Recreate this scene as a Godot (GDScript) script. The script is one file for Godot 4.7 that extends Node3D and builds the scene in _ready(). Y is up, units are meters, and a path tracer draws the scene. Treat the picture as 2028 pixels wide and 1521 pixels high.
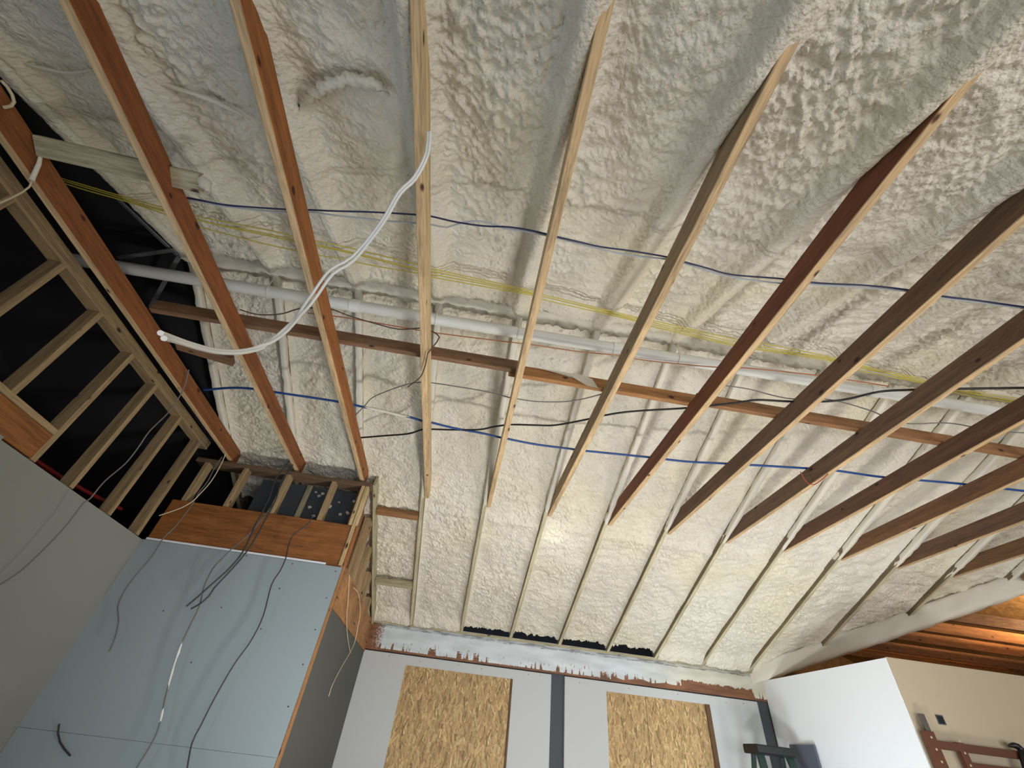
extends Node3D
# Attic-like room under renovation: collar joists under a spray-foamed gable roof.
# World: x along the ridge, y up, z towards the viewer. Heights in V() are relative to the camera's eye (1.45 m).

const EYE := 1.45
const SL := 0.375          # roof slope
const SP := 0.6096         # rafter spacing, 24 inches
const JX := -0.4665        # left side of joist 0
const JH := 1.80           # joist underside
const ZF := -3.95          # where the far slope meets the joist underside
const ZN := -0.27          # where the near slope meets it
const ZR := -2.11          # ridge
const ZB := -5.95          # far wall
const XL := -2.547         # left stud wall
const XC := -0.955         # closet side wall
const ZC := -3.78          # closet front wall
const XR := 3.94           # white partition
const FOAM_EDGE := -2.36

class Mats:
	var d := {}
var M := {}
var rng := RandomNumberGenerator.new()
var used := {}

func V(x: float, y: float, z: float) -> Vector3:
	return Vector3(x, y + EYE, z)

func _ready() -> void:
	rng.seed = 7
	setup_camera_and_light()
	make_materials()
	build_ceiling()
	build_walls()
	build_wing()
	added_bulb()
	build_joists()
	build_fixings()
	build_cables()
	build_small_things()

# ---------------------------------------------------------------- camera, sky, light
func setup_camera_and_light() -> void:
	var cam := Camera3D.new()
	cam.name = "camera"
	cam.fov = 84.117
	cam.near = 0.05
	cam.far = 60.0
	cam.transform = Transform3D(Basis(Vector3(0.9855646, 0.09295443, 0.14149874), Vector3(-0.1626791, 0.75140937, 0.63946811), Vector3(-0.04688208, -0.65325602, 0.75568422)), Vector3(0, EYE, 0))
	add_child(cam)
	cam.current = true
	var env := Environment.new()
	env.background_mode = Environment.BG_COLOR
	env.background_color = Color(0.78, 0.86, 1.0)
	env.background_energy_multiplier = 0.8
	env.ambient_light_source = Environment.AMBIENT_SOURCE_DISABLED
	env.tonemap_mode = Environment.TONE_MAPPER_LINEAR
	env.tonemap_exposure = 2.25
	env.sdfgi_enabled = true
	env.ssao_enabled = true
	env.ssil_enabled = true
	var we := WorldEnvironment.new()
	we.name = "world"
	we.environment = env
	add_child(we)
	# daylight: two openings in the rear wall, a doorway in the left wall beside the viewer
	daylight("daylight_rear", V(2.0, -0.45, 1.70), Vector2(2.5, 1.95), Vector3(0, 0, -1), Color(1.0, 0.98, 0.97), 3.0)
	daylight("daylight_rear_right", V(5.5, -0.45, 1.70), Vector2(2.5, 1.95), Vector3(0, 0, -1), Color(1.0, 0.98, 0.95), 3.7)
	daylight("daylight_door", V(-2.50, -0.45, -1.0), Vector2(2.0, 1.9), Vector3(1, 0, 0), Color(0.80, 0.90, 1.0), 1.3)
	# added unseen fill lights: two towards the far slope, one to the partition
	added_fill_lamp(V(1.0, -1.30, -2.4), Vector3(-0.03, 0.85, -0.53), Color(0.985, 0.985, 0.985), 5.3)
	added_fill_lamp(V(2.5, -1.20, -4.0), Vector3(1.0, 0.80, -0.50), Color(0.90, 0.96, 1.0), 1.8)
	added_fill_lamp(V(3.2, -1.30, -2.6), Vector3(-0.35, 0.80, -0.40), Color(1.0, 0.985, 0.96), 1.45)

func daylight(called: String, at: Vector3, size: Vector2, dir: Vector3, col: Color, energy: float) -> void:
	var l := AreaLight3D.new()
	l.name = called
	l.area_size = size
	l.light_color = col
	l.light_energy = energy
	l.shadow_enabled = true
	l.area_range = 30.0
	add_child(l)
	l.look_at_from_position(at, at + dir, Vector3.UP)

# added fill light shaped as a work lamp: housing, glowing face and spot light
func added_fill_lamp(at: Vector3, dir: Vector3, col: Color, energy: float) -> void:
	var t := root("added_fill_lamp")
	tag(t, "added unseen fill light on the floor, %s" % ("turned up at the far slope, left one" if energy > 4.0 else ("turned up at the far slope, right one" if energy < 1.6 else "turned to the white partition")), "lamp", "added fill lights on the floor")
	var f := Node3D.new()
	f.name = "head"
	t.add_child(f)
	f.look_at_from_position(at, at + dir, Vector3.UP)
	var black := plain(Color(0.05, 0.05, 0.05), 0.5)
	var st := mb()
	board(st, Vector3(0, 0, 0.09), Vector3(0, 0, 0.02), 0.64, 0.54, Vector3.UP, 0.02)
	obj("housing", st.commit(), black, f)
	var gm := plain(col)
	gm.emission_enabled = true
	gm.emission = col
	gm.emission_energy_multiplier = 2.0
	st = mb()
	board(st, Vector3(0, 0, 0.02), Vector3(0, 0, 0.005), 0.60, 0.50, Vector3.UP, 0.004)
	obj("fill_lamp_face", st.commit(), gm, f)
	st = mb()
	var foot: Vector3 = f.to_local(Vector3(at.x, 0.01, at.z))
	board(st, Vector3(0, 0, 0.09), foot, 0.04, 0.04, Vector3.RIGHT, 0.004)
	obj("foot_stand", st.commit(), black, f)
	var l := SpotLight3D.new()
	l.name = "added_fill_light"
	l.light_color = col
	l.light_energy = energy
	l.light_size = 0.25
	l.spot_angle = 70.0 if energy > 4.0 else 66.0
	l.spot_angle_attenuation = 0.6
	l.spot_range = 30.0
	l.shadow_enabled = true
	f.add_child(l)

# ---------------------------------------------------------------- node helpers
func obj(called: String, mesh: Mesh, mat: Material, parent: Node = self) -> MeshInstance3D:
	var o := MeshInstance3D.new()
	o.name = numbered(called) if parent == self else called
	o.mesh = mesh
	if mat:
		o.material_override = mat
	parent.add_child(o, true)
	return o

func numbered(called: String) -> String:
	if not used.has(called):
		used[called] = 0
		return called
	used[called] += 1
	return "%s_%03d" % [called, used[called]]

func root(called: String, at := Vector3.ZERO) -> Node3D:
	var o := Node3D.new()
	o.name = numbered(called)
	add_child(o)
	o.position = at
	return o

func tag(o: Node, label: String, category: String, group := "") -> Node:
	o.set_meta("label", label)
	o.set_meta("category", category)
	if group != "":
		o.set_meta("group", group)
	return o

func struct(o: Node, label := "") -> Node:
	o.set_meta("kind", "structure")
	if label != "":
		o.set_meta("label", label)
	return o

# ---------------------------------------------------------------- mesh helpers
func mb() -> SurfaceTool:
	var st := SurfaceTool.new()
	st.begin(Mesh.PRIMITIVE_TRIANGLES)
	return st

func quad(st: SurfaceTool, p: Array, n: Vector3, uv: Array) -> void:
	var flip: bool = (p[1] - p[0]).cross(p[2] - p[0]).dot(n) > 0.0
	var order := [0, 1, 2, 0, 2, 3] if not flip else [0, 2, 1, 0, 3, 2]
	for i in order:
		st.set_normal(n)
		st.set_uv(uv[i])
		st.add_vertex(p[i])

# a board from a to b: w across the horizontal side, h along up; chamfered long edges; grain runs along it
func board(st: SurfaceTool, a: Vector3, b: Vector3, w: float, h: float, up := Vector3.UP, ch := 0.003, tint := Color.WHITE, under := Color.WHITE) -> void:
	var ax := (b - a).normalized()
	var sd := ax.cross(up).normalized()
	var u2 := sd.cross(ax).normalized()
	var hw := w / 2.0
	var hh := h / 2.0
	var c: float = minf(ch, minf(hw, hh) * 0.5)
	var pr := [Vector2(hw - c, hh), Vector2(hw, hh - c), Vector2(hw, -hh + c), Vector2(hw - c, -hh), Vector2(-hw + c, -hh), Vector2(-hw, -hh + c), Vector2(-hw, hh - c), Vector2(-hw + c, hh)]
	var l := a.distance_to(b)
	var ou := rng.randf()
	var ov := rng.randf()
	var peri := 0.0
	for i in 8:
		var p: Vector2 = pr[i]
		var q: Vector2 = pr[(i + 1) % 8]
		var e := (q - p)
		var n2 := Vector2(e.y, -e.x).normalized()
		if n2.dot((p + q) * 0.5) < 0.0:
			n2 = -n2
		var n := sd * n2.x + u2 * n2.y
		var p3 := sd * p.x + u2 * p.y
		var q3 := sd * q.x + u2 * q.y
		var u0 := ou + peri / 0.16
		st.set_color(under if n2.y < -0.9 else (tint.lerp(under, 0.5) if n2.y < -0.3 else tint))
		var u1 := ou + (peri + e.length()) / 0.16
		quad(st, [a + p3, a + q3, b + q3, b + p3], n, [Vector2(u0, ov), Vector2(u1, ov), Vector2(u1, ov + l / 2.6), Vector2(u0, ov + l / 2.6)])
		peri += e.length()
	for k in 2:
		var at := a if k == 0 else b
		st.set_color(tint)
		var n := -ax if k == 0 else ax
		for i in range(1, 7):
			var t := [at + sd * pr[0].x + u2 * pr[0].y, at + sd * pr[i].x + u2 * pr[i].y, at + sd * pr[i + 1].x + u2 * pr[i + 1].y]
			if (t[1] - t[0]).cross(t[2] - t[0]).dot(n) > 0.0:
				var s = t[1]
				t[1] = t[2]
				t[2] = s
			for v in t:
				st.set_normal(n)
				st.set_uv(Vector2(ou + (v - at).dot(sd) / 0.16, ov + (v - at).dot(u2) / 0.16))
				st.add_vertex(v)

func board_mesh(a: Vector3, b: Vector3, w: float, h: float, up := Vector3.UP, ch := 0.003) -> ArrayMesh:
	var st := mb()
	board(st, a, b, w, h, up, ch)
	st.generate_tangents()
	return st.commit()

# axis-aligned slab between two corners, UVs in metres
func slab(lo: Vector3, hi: Vector3, ch := 0.002) -> ArrayMesh:
	var st := mb()
	var c := (lo + hi) / 2.0
	var s := (hi - lo).abs()
	if s.x >= s.y and s.x >= s.z:
		board(st, c - Vector3(s.x / 2, 0, 0), c + Vector3(s.x / 2, 0, 0), s.z, s.y, Vector3.UP, ch)
	elif s.y >= s.z:
		board(st, c - Vector3(0, s.y / 2, 0), c + Vector3(0, s.y / 2, 0), s.x, s.z, Vector3.BACK, ch)
	else:
		board(st, c - Vector3(0, 0, s.z / 2), c + Vector3(0, 0, s.z / 2), s.x, s.y, Vector3.UP, ch)
	st.generate_tangents()
	return st.commit()

# a flat wall panel in the plane z = const or x = const with real thickness and rectangular openings, as one mesh
func panel(st: SurfaceTool, axis: String, at: float, th: float, u0: float, u1: float, y0: float, y1: float, holes: Array = []) -> void:
	var us := [u0, u1]
	var ys := [y0, y1]
	for h in holes:
		us.append_array([h[0], h[1]])
		ys.append_array([h[2], h[3]])
	us.sort()
	ys.sort()
	for i in us.size() - 1:
		for j in ys.size() - 1:
			if us[i + 1] - us[i] < 1e-4 or ys[j + 1] - ys[j] < 1e-4:
				continue
			var cu: float = (us[i] + us[i + 1]) / 2.0
			var cy: float = (ys[j] + ys[j + 1]) / 2.0
			var inside := false
			for h in holes:
				if cu > h[0] and cu < h[1] and cy > h[2] and cy < h[3]:
					inside = true
			if inside:
				continue
			for f in [at, at + th]:
				var pts := []
				var uv := []
				for k in [[i, j], [i + 1, j], [i + 1, j + 1], [i, j + 1]]:
					pts.append(V(us[k[0]], ys[k[1]], f) if axis == "z" else V(f, ys[k[1]], us[k[0]]))
					uv.append(Vector2(us[k[0]], -ys[k[1]]))
				var n := (Vector3(0, 0, 1) if axis == "z" else Vector3(1, 0, 0)) * (1.0 if (f == at) == (th < 0.0) else -1.0)
				quad(st, pts, n, uv)
	var rects := [[u0, u1, y0, y1, 1.0]]
	for h in holes:
		rects.append([h[0], h[1], h[2], h[3], -1.0])
	for r in rects:
		var cs := [Vector2(r[0], r[2]), Vector2(r[1], r[2]), Vector2(r[1], r[3]), Vector2(r[0], r[3])]
		var mid := Vector2((r[0] + r[1]) / 2, (r[2] + r[3]) / 2)
		for k in 4:
			var p: Vector2 = cs[k]
			var q: Vector2 = cs[(k + 1) % 4]
			var e := q - p
			var n2 := Vector2(e.y, -e.x).normalized()
			if n2.dot((p + q) / 2 - mid) < 0.0:
				n2 = -n2
			n2 *= r[4]
			var n := Vector3(n2.x, n2.y, 0) if axis == "z" else Vector3(0, n2.y, n2.x)
			var pts := []
			for w in [[p, at], [q, at], [q, at + th], [p, at + th]]:
				pts.append(V(w[0].x, w[0].y, w[1]) if axis == "z" else V(w[1], w[0].y, w[0].x))
			quad(st, pts, n, [Vector2(0, 0), Vector2(e.length(), 0), Vector2(e.length(), absf(th)), Vector2(0, absf(th))])

func panel_mesh(axis: String, at: float, th: float, u0: float, u1: float, y0: float, y1: float, holes: Array = []) -> ArrayMesh:
	var st := mb()
	panel(st, axis, at, th, u0, u1, y0, y1, holes)
	st.generate_tangents()
	return st.commit()

func smooth_path(pts: Array, step: float) -> PackedVector3Array:
	var out := PackedVector3Array()
	var n := pts.size()
	for i in n - 1:
		var p0: Vector3 = pts[maxi(i - 1, 0)]
		var p1: Vector3 = pts[i]
		var p2: Vector3 = pts[i + 1]
		var p3: Vector3 = pts[mini(i + 2, n - 1)]
		var k := clampi(int(p1.distance_to(p2) / step), 1, 12)
		for j in k:
			var t := float(j) / k
			out.append(0.5 * (2.0 * p1 + (p2 - p0) * t + (2.0 * p0 - 5.0 * p1 + 4.0 * p2 - p3) * t * t + (3.0 * p1 - p0 - 3.0 * p2 + p3) * t * t * t))
	out.append(pts[n - 1])
	return out

# swept tube; rad(i, count) may vary; lump > 0 roughens it like foam
func tube(st: SurfaceTool, path: PackedVector3Array, r: float, sides := 8, flat := 1.0, lump := 0.0, taper := false) -> void:
	var n := path.size()
	var side := Vector3.ZERO
	var rings := []
	var norms := []
	var noise := FastNoiseLite.new()
	noise.seed = 5
	noise.frequency = 22.0
	for i in n:
		var t := (path[mini(i + 1, n - 1)] - path[maxi(i - 1, 0)]).normalized()
		if side == Vector3.ZERO:
			side = t.cross(Vector3(0.13, 1.0, 0.21)).normalized()
		side = (side - t * side.dot(t)).normalized()
		var up := t.cross(side)
		var ring := []
		var rn := []
		var rr := r
		if taper:
			var f := float(i) / (n - 1)
			rr = r * clampf(minf(f, 1.0 - f) * 6.0, 0.25, 1.0)
		for j in sides:
			var a := TAU * j / sides
			var nn := side * cos(a) + up * sin(a)
			var d := rr
			var v := path[i] + (side * cos(a) + up * sin(a) * flat) * d
			if lump > 0.0:
				v += nn * lump * (noise.get_noise_3dv(v) + 0.6 * noise.get_noise_3dv(v * 2.7))
			ring.append(v)
			rn.append(nn)
		rings.append(ring)
		norms.append(rn)
	for i in n - 1:
		for j in sides:
			var k := (j + 1) % sides
			var a: Vector3 = rings[i][j]
			var b: Vector3 = rings[i][k]
			var c: Vector3 = rings[i + 1][k]
			var d: Vector3 = rings[i + 1][j]
			for w in [[a, norms[i][j]], [c, norms[i + 1][k]], [b, norms[i][k]], [a, norms[i][j]], [d, norms[i + 1][j]], [c, norms[i + 1][k]]]:
				st.set_normal(w[1])
				st.set_uv(Vector2(0, 0))
				st.add_vertex(w[0])
	for e in 2:
		var i := 0 if e == 0 else n - 1
		var dirn := (path[0] - path[1]).normalized() if e == 0 else (path[n - 1] - path[n - 2]).normalized()
		for j in range(1, sides - 1):
			var t := [rings[i][0], rings[i][j], rings[i][j + 1]]
			if (t[1] - t[0]).cross(t[2] - t[0]).dot(dirn) > 0.0:
				t = [t[0], t[2], t[1]]
			for v in t:
				st.set_normal(dirn)
				st.set_uv(Vector2.ZERO)
				st.add_vertex(v)

func wire(called: String, label: String, cat: String, group: String, mat: Material, r: float, pts: Array) -> void:
	var st := mb()
	var taper := called == "foam_bead" or called == "foam_drip"
	tube(st, smooth_path(pts, maxf(0.03, r * 2.0)), r, 8, 1.0, r * 0.6 if called.begins_with("foam") else 0.0, taper)
	tag(obj(called, st.commit(), mat), label, cat, group)

func lump_bead(called: String, label: String, cat: String, group: String, mat: Material, r: float, pts: Array) -> void:
	var st := mb()
	tube(st, smooth_path(pts, 0.006), r * 1.3, 18, 0.8, r * 1.2, true)
	tag(obj(called, st.commit(), mat), label, cat, group)

func flat_cable(called: String, label: String, cat: String, group: String, mat: Material, r: float, pts: Array) -> void:
	var t := root(called)
	tag(t, label, cat, group)
	var path := smooth_path(pts, 0.03)
	for s in 2:
		var p2 := PackedVector3Array()
		for i in path.size():
			var tg := (path[mini(i + 1, path.size() - 1)] - path[maxi(i - 1, 0)]).normalized()
			var sd := tg.cross(Vector3(0.2, 0.9, -0.4)).normalized()
			var f := float(i) / path.size()
			var spread := r * (0.85 + 0.9 * maxf(0.0, sin(f * 9.0 - 2.4)))
			p2.append(path[i] + sd * spread * (1.0 if s == 0 else -1.0))
		var st := mb()
		tube(st, p2, r, 8)
		obj("strand", st.commit(), mat, t)

# ---------------------------------------------------------------- materials
func plain(c: Color, rough := 0.6, metal := 0.0) -> StandardMaterial3D:
	var m := StandardMaterial3D.new()
	m.albedo_color = c
	m.roughness = rough
	m.metallic = metal
	return m

func noise(freq: float, oct := 3, sd := 1) -> FastNoiseLite:
	var n := FastNoiseLite.new()
	n.noise_type = FastNoiseLite.TYPE_SIMPLEX_SMOOTH
	n.frequency = freq
	n.fractal_octaves = oct
	n.seed = sd
	return n

func normal_tex(freq: float, sd: int, strength: float, size := 512) -> ImageTexture:
	var n := noise(freq, 4, sd)
	var im := n.get_seamless_image(size, size)
	im.bump_map_to_normal_map(strength)
	return ImageTexture.create_from_image(im)

func grain_image(sd: int, knot_count := 4) -> Image:
	var a := noise(0.012, 3, sd).get_seamless_image(256, 256)
	var b := noise(0.06, 2, sd + 9).get_seamless_image(256, 256)
	var im := Image.create(256, 256, false, Image.FORMAT_RGB8)
	var r := RandomNumberGenerator.new()
	r.seed = sd
	var knots := []
	for i in knot_count:
		knots.append(Vector3(r.randf() * 256, r.randf() * 256, 10.0 + r.randf() * 8.0))
	for y in 256:
		for x in 256:
			var g := a.get_pixel(x, y).r
			var f := b.get_pixel(x, y).r
			var ring := 0.5 + 0.5 * sin(g * 46.0)
			var v := 0.86 + 0.13 * ring * 0.6 + (f - 0.5) * 0.22 + (g - 0.5) * 0.25
			var red := 1.0
			for k in knots:
				var d := Vector2((x - k.x) / k.z, (y - k.y) / (k.z * 0.11)).length()
				if d < 1.6:
					var w := smoothstep(1.6, 0.5, d)
					v *= 1.0 - 0.62 * w
					red = 1.0 - 0.2 * w
			v = clampf(v, 0.0, 1.0)
			im.set_pixel(x, y, Color(v, v * (0.965 * red + 0.035), v * (0.92 * red)))
	return im

func wood(c: Color, tex: Texture2D, nrm: Texture2D, rough := 0.75) -> StandardMaterial3D:
	var m := plain(c, rough)
	m.albedo_texture = tex
	m.normal_enabled = true
	m.normal_texture = nrm
	m.normal_scale = 0.35
	return m

func osb_image() -> Image:
	var s := 512
	var im := Image.create(s, s, false, Image.FORMAT_RGB8)
	im.fill(Color(0.64, 0.53, 0.36))
	var r := RandomNumberGenerator.new()
	r.seed = 31
	var tones := [Color(0.72, 0.61, 0.42), Color(0.67, 0.55, 0.37), Color(0.62, 0.50, 0.33), Color(0.77, 0.67, 0.48), Color(0.70, 0.58, 0.40), Color(0.53, 0.42, 0.27), Color(0.66, 0.55, 0.37)]
	for i in 2600:
		var c := Vector2(r.randf() * s, r.randf() * s)
		var ang := r.randfn(0.0, 0.38) + PI / 2
		var l := 12.0 + r.randf() * 26.0
		var w := 2.0 + r.randf() * 4.0
		var col: Color = tones[r.randi() % tones.size()]
		col = col * (0.9 + r.randf() * 0.2)
		var dx := Vector2(cos(ang), sin(ang))
		var dy := Vector2(-dx.y, dx.x)
		for a in range(int(-l), int(l)):
			for b in range(int(-w), int(w) + 1):
				var p := c + dx * a + dy * (b + 0.12 * a * sin(i * 1.0))
				var sh := 1.0 if b > -int(w) else 0.8
				im.set_pixel(posmod(int(p.x), s), posmod(int(p.y), s), Color(col.r * sh, col.g * sh, col.b * sh))
	return im

# white paint over a brown laminated beam, chipped along its lower edge: 2048 x 128 pixels for 4.9 x 0.3 m
func paint_image() -> Image:
	var im := Image.create(2048, 128, false, Image.FORMAT_RGB8)
	var n1 := noise(0.02, 4, 3)
	var n2 := noise(0.006, 2, 4)
	var n3 := noise(0.11, 2, 8)
	for y in 128:
		for x in 2048:
			var v := float(y) / 127.0          # 0 top, 1 bottom
			var u := float(x) / 2047.0
			var p := Color(0.80, 0.83, 0.84).lerp(Color(0.80, 0.79, 0.72), smoothstep(0.62, 0.85, u))
			p = p * (0.96 + 0.07 * n2.get_noise_2d(x, y * 3.0))
			var wood_c := Color(0.50, 0.33, 0.21) * (0.9 + 0.25 * n1.get_noise_2d(x * 0.3, y * 2.0))
			var edge := 0.93 + 0.02 * n3.get_noise_2d(x * 1.0, 0)
			var chips := n1.get_noise_2d(x * 1.3, 40.0) - 0.16
			if chips > 0.0:
				edge -= minf(chips * 1.9, 0.3) * (0.7 + 0.5 * n3.get_noise_2d(x, y))
			if u > 0.78 and u < 0.965:
				edge = minf(edge, 0.64 + 0.09 * n1.get_noise_2d(x * 1.1, 7.0) + 0.04 * n3.get_noise_2d(x, y * 0.5))
			elif u > 0.6 and u <= 0.78:
				edge = minf(edge, 0.84 + 0.12 * n2.get_noise_2d(x * 1.2, 3.0))
			var c := p
			if v > edge:
				c = wood_c
			elif v < 0.16 + 0.03 * n3.get_noise_2d(x * 0.3, y):
				c = p * (0.88 if n1.get_noise_2d(x * 0.5, y * 5.0) < 0.08 else 0.66)
			if u < 0.035:
				c = c.lerp(wood_c, clampf((0.035 - u) / 0.02 + n3.get_noise_2d(x, y), 0.0, 1.0))
			im.set_pixel(x, y, c)
	# knife-like dark flecks
	var r := RandomNumberGenerator.new()
	r.seed = 12
	for i in 34:
		var x0 := int((0.06 + r.randf() * 0.5) * 2047)
		var y0 := 70 + r.randi() % 30
		var l := 6 + r.randi() % 16
		var w := 1 + r.randi() % 5
		var sl := r.randf() * 0.8 - 0.4
		for a in l:
			for b in maxi(1, int(w * (1.0 - absf(float(a) / l - 0.5) * 1.6))):
				im.set_pixel(clampi(x0 + b + int(a * sl), 0, 2047), clampi(y0 + a, 0, 127), Color(0.36, 0.38, 0.36) if i % 3 else Color(0.48, 0.30, 0.20))
	return im

func make_materials() -> void:
	var ft := normal_tex(0.02, 21, 7.0)
	var foam := plain(Color(1, 1, 1), 0.5)
	foam.vertex_color_use_as_albedo = true
	foam.normal_enabled = true
	foam.normal_texture = ft
	foam.normal_scale = 1.5
	M["foam"] = foam
	var fp := plain(Color(0.845, 0.82, 0.75), 0.6)
	fp.normal_enabled = true
	fp.normal_texture = ft
	fp.normal_scale = 0.5
	fp.uv1_triplanar = true
	fp.uv1_world_triplanar = true
	fp.uv1_scale = Vector3(6, 6, 6)
	M["foam_plain"] = fp
	var g0 := ImageTexture.create_from_image(grain_image(91, 0))
	var g := []
	for i in 3:
		g.append(ImageTexture.create_from_image(grain_image(40 + i * 13)))
	var wn := normal_tex(0.03, 77, 3.0, 256)
	for i in 3:
		var jm := wood(Color(1, 1, 1), g[i], wn)
		jm.vertex_color_use_as_albedo = true
		M["joist%d" % i] = jm
	M["rafter"] = wood(Color(1, 1, 1), g0, wn)
	M["rafter"].vertex_color_use_as_albedo = true
	M["pine"] = wood(Color(0.90, 0.80, 0.66), g[0], wn)
	M["pine2"] = wood(Color(0.84, 0.73, 0.58), g[1], wn)
	M["fir"] = wood(Color(0.68, 0.48, 0.31), g[2], wn)
	M["fir2"] = wood(Color(0.60, 0.43, 0.30), g[1], wn)
	M["brown"] = wood(Color(0.54, 0.40, 0.31), g[0], wn)
	M["brown2"] = wood(Color(0.58, 0.44, 0.35), g[2], wn)
	M["beam"] = wood(Color(0.62, 0.39, 0.21), g0, wn, 0.6)
	M["stud"] = wood(Color(0.67, 0.57, 0.45), g[0], wn)
	M["dusty"] = wood(Color(0.72, 0.68, 0.60), g[1], wn)
	M["jamb"] = wood(Color(0.40, 0.29, 0.20), g0, wn)
	M["plate"] = wood(Color(0.44, 0.35, 0.28), g0, wn)
	M["ply"] = wood(Color(0.66, 0.47, 0.31), g[2], wn)
	var dn := normal_tex(0.05, 5, 1.5, 256)
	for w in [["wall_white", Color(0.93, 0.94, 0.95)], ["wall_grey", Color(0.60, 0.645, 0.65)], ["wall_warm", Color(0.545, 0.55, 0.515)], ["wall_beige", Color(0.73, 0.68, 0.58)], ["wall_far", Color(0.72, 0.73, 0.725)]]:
		var m := plain(w[1], 0.85)
		m.normal_enabled = true
		m.normal_texture = dn
		m.normal_scale = 0.2
		m.uv1_scale = Vector3(4, 4, 4)
		M[w[0]] = m
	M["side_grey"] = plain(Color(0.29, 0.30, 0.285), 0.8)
	M["sheathing"] = plain(Color(0.27, 0.29, 0.31), 0.8)
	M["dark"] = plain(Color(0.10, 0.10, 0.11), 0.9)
	M["floor"] = plain(Color(0.66, 0.63, 0.58), 0.8)
	var osb := plain(Color(1, 1, 1), 0.7)
	osb.albedo_texture = ImageTexture.create_from_image(osb_image())
	osb.uv1_scale = Vector3(1.1, 1.1, 1)
	M["osb"] = osb
	var pt := plain(Color(1, 1, 1), 0.5)
	pt.albedo_texture = ImageTexture.create_from_image(paint_image())
	M["paint"] = pt
	M["pvc"] = plain(Color(0.86, 0.86, 0.83), 0.35)
	M["yellow"] = plain(Color(0.76, 0.70, 0.27), 0.5)
	M["navy"] = plain(Color(0.09, 0.14, 0.29), 0.5)
	M["paleblue"] = plain(Color(0.66, 0.68, 0.70), 0.5)
	M["blue"] = plain(Color(0.10, 0.27, 0.51), 0.45)
	M["black"] = plain(Color(0.03, 0.03, 0.035), 0.4)
	M["greywire"] = plain(Color(0.42, 0.41, 0.39), 0.5)
	M["darkwire"] = plain(Color(0.20, 0.20, 0.20), 0.5)
	M["brownwire"] = plain(Color(0.34, 0.26, 0.20), 0.5)
	M["copper"] = plain(Color(0.66, 0.42, 0.26), 0.45)
	M["white"] = plain(Color(0.90, 0.90, 0.87), 0.4)
	M["cream"] = plain(Color(0.80, 0.74, 0.62), 0.5)
	M["red"] = plain(Color(0.38, 0.05, 0.06), 0.4)
	M["redwire"] = plain(Color(0.62, 0.25, 0.20), 0.5)
	M["screw"] = plain(Color(0.16, 0.16, 0.17), 0.5)
	M["ladder"] = plain(Color(0.07, 0.17, 0.14), 0.45)
	M["ladder_top"] = plain(Color(0.05, 0.06, 0.06), 0.5)
	M["slate"] = plain(Color(0.33, 0.36, 0.41), 0.7)
	M["rack"] = plain(Color(0.36, 0.21, 0.13), 0.55)
	M["rack_tip"] = plain(Color(0.33, 0.31, 0.29), 0.5)
	M["steel"] = plain(Color(0.55, 0.56, 0.57), 0.45, 0.6)
	M["glass"] = plain(Color(1, 1, 1), 0.05)

# ---------------------------------------------------------------- foam and roof
var f1: FastNoiseLite
var f2: FastNoiseLite
var f3: FastNoiseLite
var f4: FastNoiseLite
var f5: FastNoiseLite
var f6: FastNoiseLite

func foam_noise(x: float, z: float, rough: float) -> float:
	var d := f1.get_noise_2d(x, z) * 0.022
	d += f2.get_noise_2d(x * 0.55 + z * 0.25, z - 0.35 * x) * 0.014
	var m := smoothstep(-0.15, 0.35, f3.get_noise_2d(x, z)) * rough
	d += (absf(f4.get_noise_2d(x * 0.94 + z * 0.34, z * 0.94 - x * 0.34)) - 0.2) * 0.034 * m
	d += f5.get_noise_2d(x + 0.4 * z, z * 0.8) * 0.0065
	return d

func plane_y(z: float, far: bool) -> float:
	return JH + SL * (z - ZF) if far else JH - SL * (z - ZN)

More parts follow.
